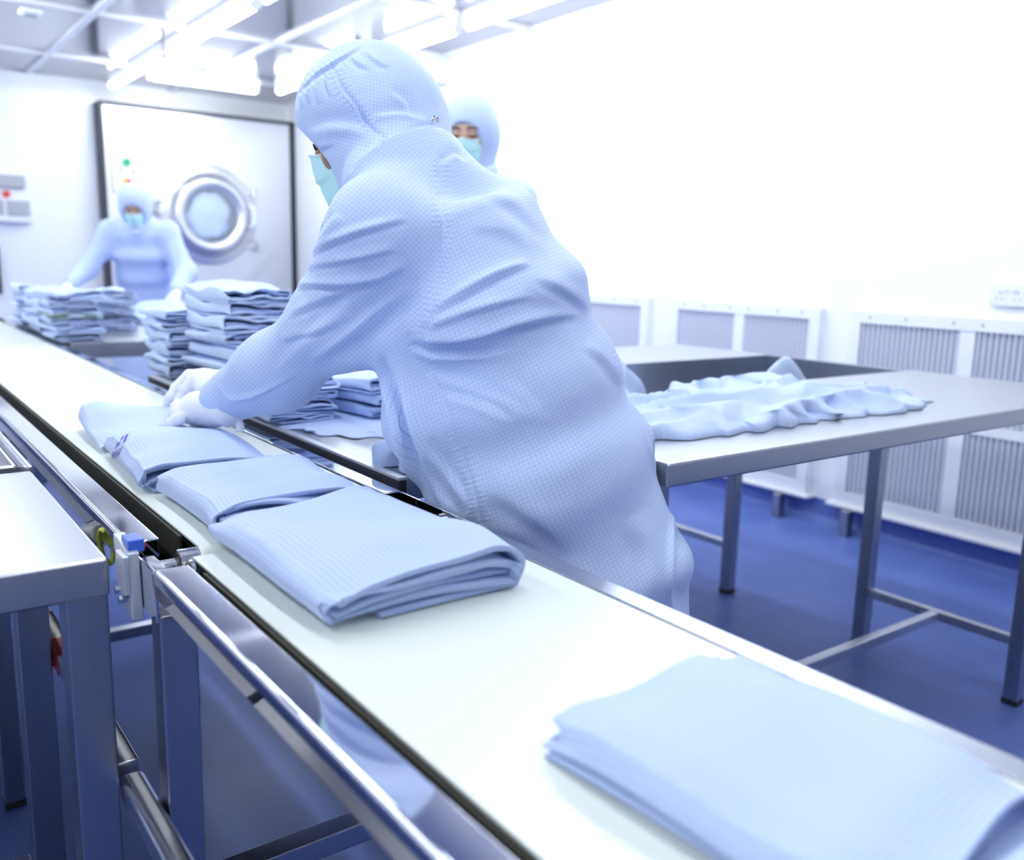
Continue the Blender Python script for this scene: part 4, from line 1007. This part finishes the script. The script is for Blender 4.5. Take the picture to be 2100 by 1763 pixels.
def detail_main(kind, V, N, hc, F, S, U, Q):
    if kind == 'hood':
        nz = Nz(15, lo=4, hi=10); V = crease(V, N, HCR); V = seam(V, N, [(HCR[1][0], .002, .003), (HCR[0][0], .002, .003)])
        return V+N*(.0014*nz(V))[:, None]
    V0 = V.copy(); V = crease(V, N, CR); V = seam(V, N, SEAMS); nz, nz2 = Nz(25, lo=2, hi=5), Nz(26, lo=7, hi=18, n=24)
    V = V+N*(.0022*nz(V)+.0006*nz2(V))[:, None]
    a, b = Pm['shL'], Pm['wrL']; d = b-a; eye = np.array([0, 0, HCAM])
    UV2 = view_uv(V, a, b, 0); UV = view_uv(V, np.array(Pm['pelvis']), Pm['neck'], .165)
    px, py, dz = projn(V0); P = np.array(spline([(x, y, 0) for x, y in SEAMS[0][0]], 6))[:, :2]; xs = np.interp(py, P[:, 1], P[:, 0])
    t = np.clip(((V0-a)@d)/(d@d), 0, 1.2); dist = np.linalg.norm(V0-a-np.minimum(t, 1)[:, None]*d, axis=1)
    z = ((px < xs) & (dist < .175-.06*t) & (py > 300)).astype(float)
    a2, b2 = Pm['shR'], Pm['wrR']; d2 = b2-a2; t2 = ((V0-a2)@d2)/(d2@d2); dist2 = np.linalg.norm(V0-a2-np.clip(t2, 0, 1)[:, None]*d2, axis=1); z[(t2 > .25) & (dist2 < .11)] = 1
    return V, UV, z, UV2
wm = worker('large worker in pale blue hooded coat bending over the belt, seen from behind', Pm, M['cloth'], M['skin_a'], h=.0052, detail=detail_main)
MB().ring(at(892, 246, 1.455), unit(np.array([0, 0, HCAM])-at(892, 246, 1.5)), [(.0062, 0), (.0062, .002), (.0045, .003), (.003, .001), (0, .002)], 20).build('snap_button', M['chrome'], wm, smooth=True)
tgp = MB().tube([at(478, 858, 1.665), at(486, 862, 1.66), at(494, 862, 1.66), at(499, 872, 1.66)], .0035, 8).build('cuff_strap', M['blue'], wm, smooth=True)
tp = MB(); _a, _b = at(487, 862, 1.655), at(492, 884, 1.655); tp.tube(spline([_a, (_a+_b)/2+np.array([.002, 0, 0]), _b], 5), .0075, 12).build('cuff_tag', M['white'], wm, smooth=True)
# gloves
def L(*a): return [at(*q) for q in a]
glove('glove', wm, [(L((368, 858, 1.665), (352, 868, 1.675), (358, 880, 1.69), (376, 882, 1.70)), [.0115, .0105, .0095, .0085]),
                    (L((362, 846, 1.69), (350, 862, 1.70), (356, 880, 1.71), (376, 884, 1.72)), [.0115, .0105, .0095, .0085]),
                    (L((360, 836, 1.715), (350, 856, 1.725), (358, 878, 1.735), (380, 884, 1.74)), [.0115, .0105, .0095, .0085]),
                    (L((366, 828, 1.74), (352, 850, 1.75), (362, 874, 1.76), (386, 882, 1.76)), [.011, .0105, .0095, .008]),
                    (L((420, 850, 1.73), (404, 866, 1.75), (394, 880, 1.755)), [.014, .011, .009])],
      [(L((470, 842, 1.66), (445, 836, 1.685), (400, 838, 1.70), (370, 848, 1.69)), [.030, .0285, .026, .017]), (L((445, 836, 1.70), (405, 830, 1.72), (370, 834, 1.73)), [.026, .023, .015]), (L((440, 850, 1.70), (415, 856, 1.715)), [.022, .018])],
      at(400, 850, 1.70)-.13, at(400, 850, 1.70)+.13)
glove('glove', wm, [(L((388, 772, 1.87), (362, 796, 1.86), (350, 816, 1.85), (341, 832, 1.85)), [.0125, .0115, .0105, .0085]),
                    (L((398, 778, 1.85), (378, 802, 1.84), (369, 820, 1.835), (362, 835, 1.83)), [.0125, .011, .010, .0085]),
                    (L((388, 768, 1.895), (368, 790, 1.89), (356, 812, 1.885), (350, 830, 1.88)), [.012, .011, .0095, .008]),
                    (L((392, 768, 1.92), (374, 792, 1.91), (366, 812, 1.90)), [.0105, .0095, .008]),
                    (L((440, 806, 1.83), (418, 822, 1.80), (402, 838, 1.785)), [.015, .012, .009])],
      [(L((500, 792, 1.86), (460, 790, 1.865), (420, 782, 1.87), (396, 776, 1.87)), [.030, .029, .024, .017]), (L((455, 800, 1.85), (425, 800, 1.845), (402, 786, 1.85)), [.024, .020, .014])],
      at(420, 795, 1.86)-.14, at(420, 795, 1.86)+.14)

# ---------------------------------------------------------------- the standing worker behind, at the right
def standing(hd, look, lean, h_sh, wid=.19):
    look = unit(look); fw = unit(look*[1, 1, 0]); sd = np.array([-fw[1], fw[0], 0])
    return fw, sd
hc2 = at(963, 272, 3.16); fw = unit([-.75, -.66, 0]); sd = np.array([-fw[1], fw[0], 0]); pel = np.array([hc2[0], hc2[1], .95])-fw*.20; nk = hc2-fw*.035-[0, 0, .15]; ch_ = nk-fw*.04-[0, 0, .16]
shL = nk-[0, 0, .080]+sd*.155-fw*.02; shR = nk-[0, 0, .080]-sd*.155-fw*.02
P2 = dict(look=unit([-.66, -.64, -.36]), head=hc2, neck=nk, pelvis=pel, chest=ch_, shL=shL, shR=shR, elL=shL+fw*.05+sd*.05-[0, 0, .29], elR=shR+fw*.05-sd*.05-[0, 0, .29],
          wrL=shL+fw*.29-sd*.02-[0, 0, .37], wrR=shR+fw*.29+sd*.02-[0, 0, .37], ftL=np.array([pel[0], pel[1], .09])+sd*.12, ftR=np.array([pel[0], pel[1], .09])-sd*.12)
P2['coat'] = dict(spine=[(np.array([pel[0], pel[1], .35]), .24, .17, sd), (pel, .195, .15, sd), ((pel+ch_)/2, .18, .14, sd), (ch_, .185, .135, sd), (nk-[0, 0, .06]-fw*.02, .13, .09, sd)], armL=[.078, .066, .044], armR=[.078, .066, .044], rsh=.070, collar=.098)
w2 = worker('standing masked worker in pale blue hood behind the bent worker, eyes looking down', P2, M['cloth_far'], M['skin_b'], h=.010)
hand('glove', w2, P2['wrL'], fw-sd*.2-[0, 0, .3], (0, 0, 1), 1, .6); hand('glove', w2, P2['wrR'], fw+sd*.2-[0, 0, .3], (0, 0, 1), -1, .6)

# ---------------------------------------------------------------- the far worker by the machine
hc3 = at(277, 420, 6.0); fw = unit([-.42, -.90, 0]); sd = np.array([-fw[1], fw[0], 0]); pel = np.array([hc3[0], hc3[1], .93])-fw*.26; nk = hc3-fw*.06-[0, 0, .13]; ch_ = nk-fw*.07-[0, 0, .17]
shL = nk-[0, 0, .05]+sd*.175-fw*.02; shR = nk-[0, 0, .05]-sd*.175-fw*.02
P3 = dict(look=unit([-.34, -.72, -.62]), head=hc3, neck=nk, pelvis=pel, chest=ch_, shL=shL, shR=shR, elL=shL+fw*.05+sd*.12-[0, 0, .26], elR=shR+fw*.05-sd*.15-[0, 0, .24],
          wrL=shL+fw*.26+sd*.09-[0, 0, .38], wrR=shR+fw*.25-sd*.22-[0, 0, .35], ftL=np.array([pel[0], pel[1], .09])+sd*.12, ftR=np.array([pel[0], pel[1], .09])-sd*.12)
P3['hood'] = dict(open=(.066, .074, .092), oz=.026)
P3['coat'] = dict(spine=[(np.array([pel[0], pel[1], .35]), .24, .17, sd), (pel, .19, .15, sd), ((pel+ch_)/2, .175, .14, sd), (ch_, .185, .13, sd), (nk-[0, 0, .06]-fw*.02, .13, .09, sd)], armL=[.080, .070, .045], armR=[.080, .070, .045], rsh=.070, collar=.098)
w3 = worker('far masked worker in pale blue hooded coat facing us in front of the washing machine', P3, M['cloth_far'], M['skin_b'], h=.011)
hand('glove', w3, P3['wrL'], fw-[0, 0, .4], (0, 0, 1), 1, .5, h=.004); hand('glove', w3, P3['wrR'], fw-sd*.3-[0, 0, .4], (0, 0, 1), -1, .5, h=.004)
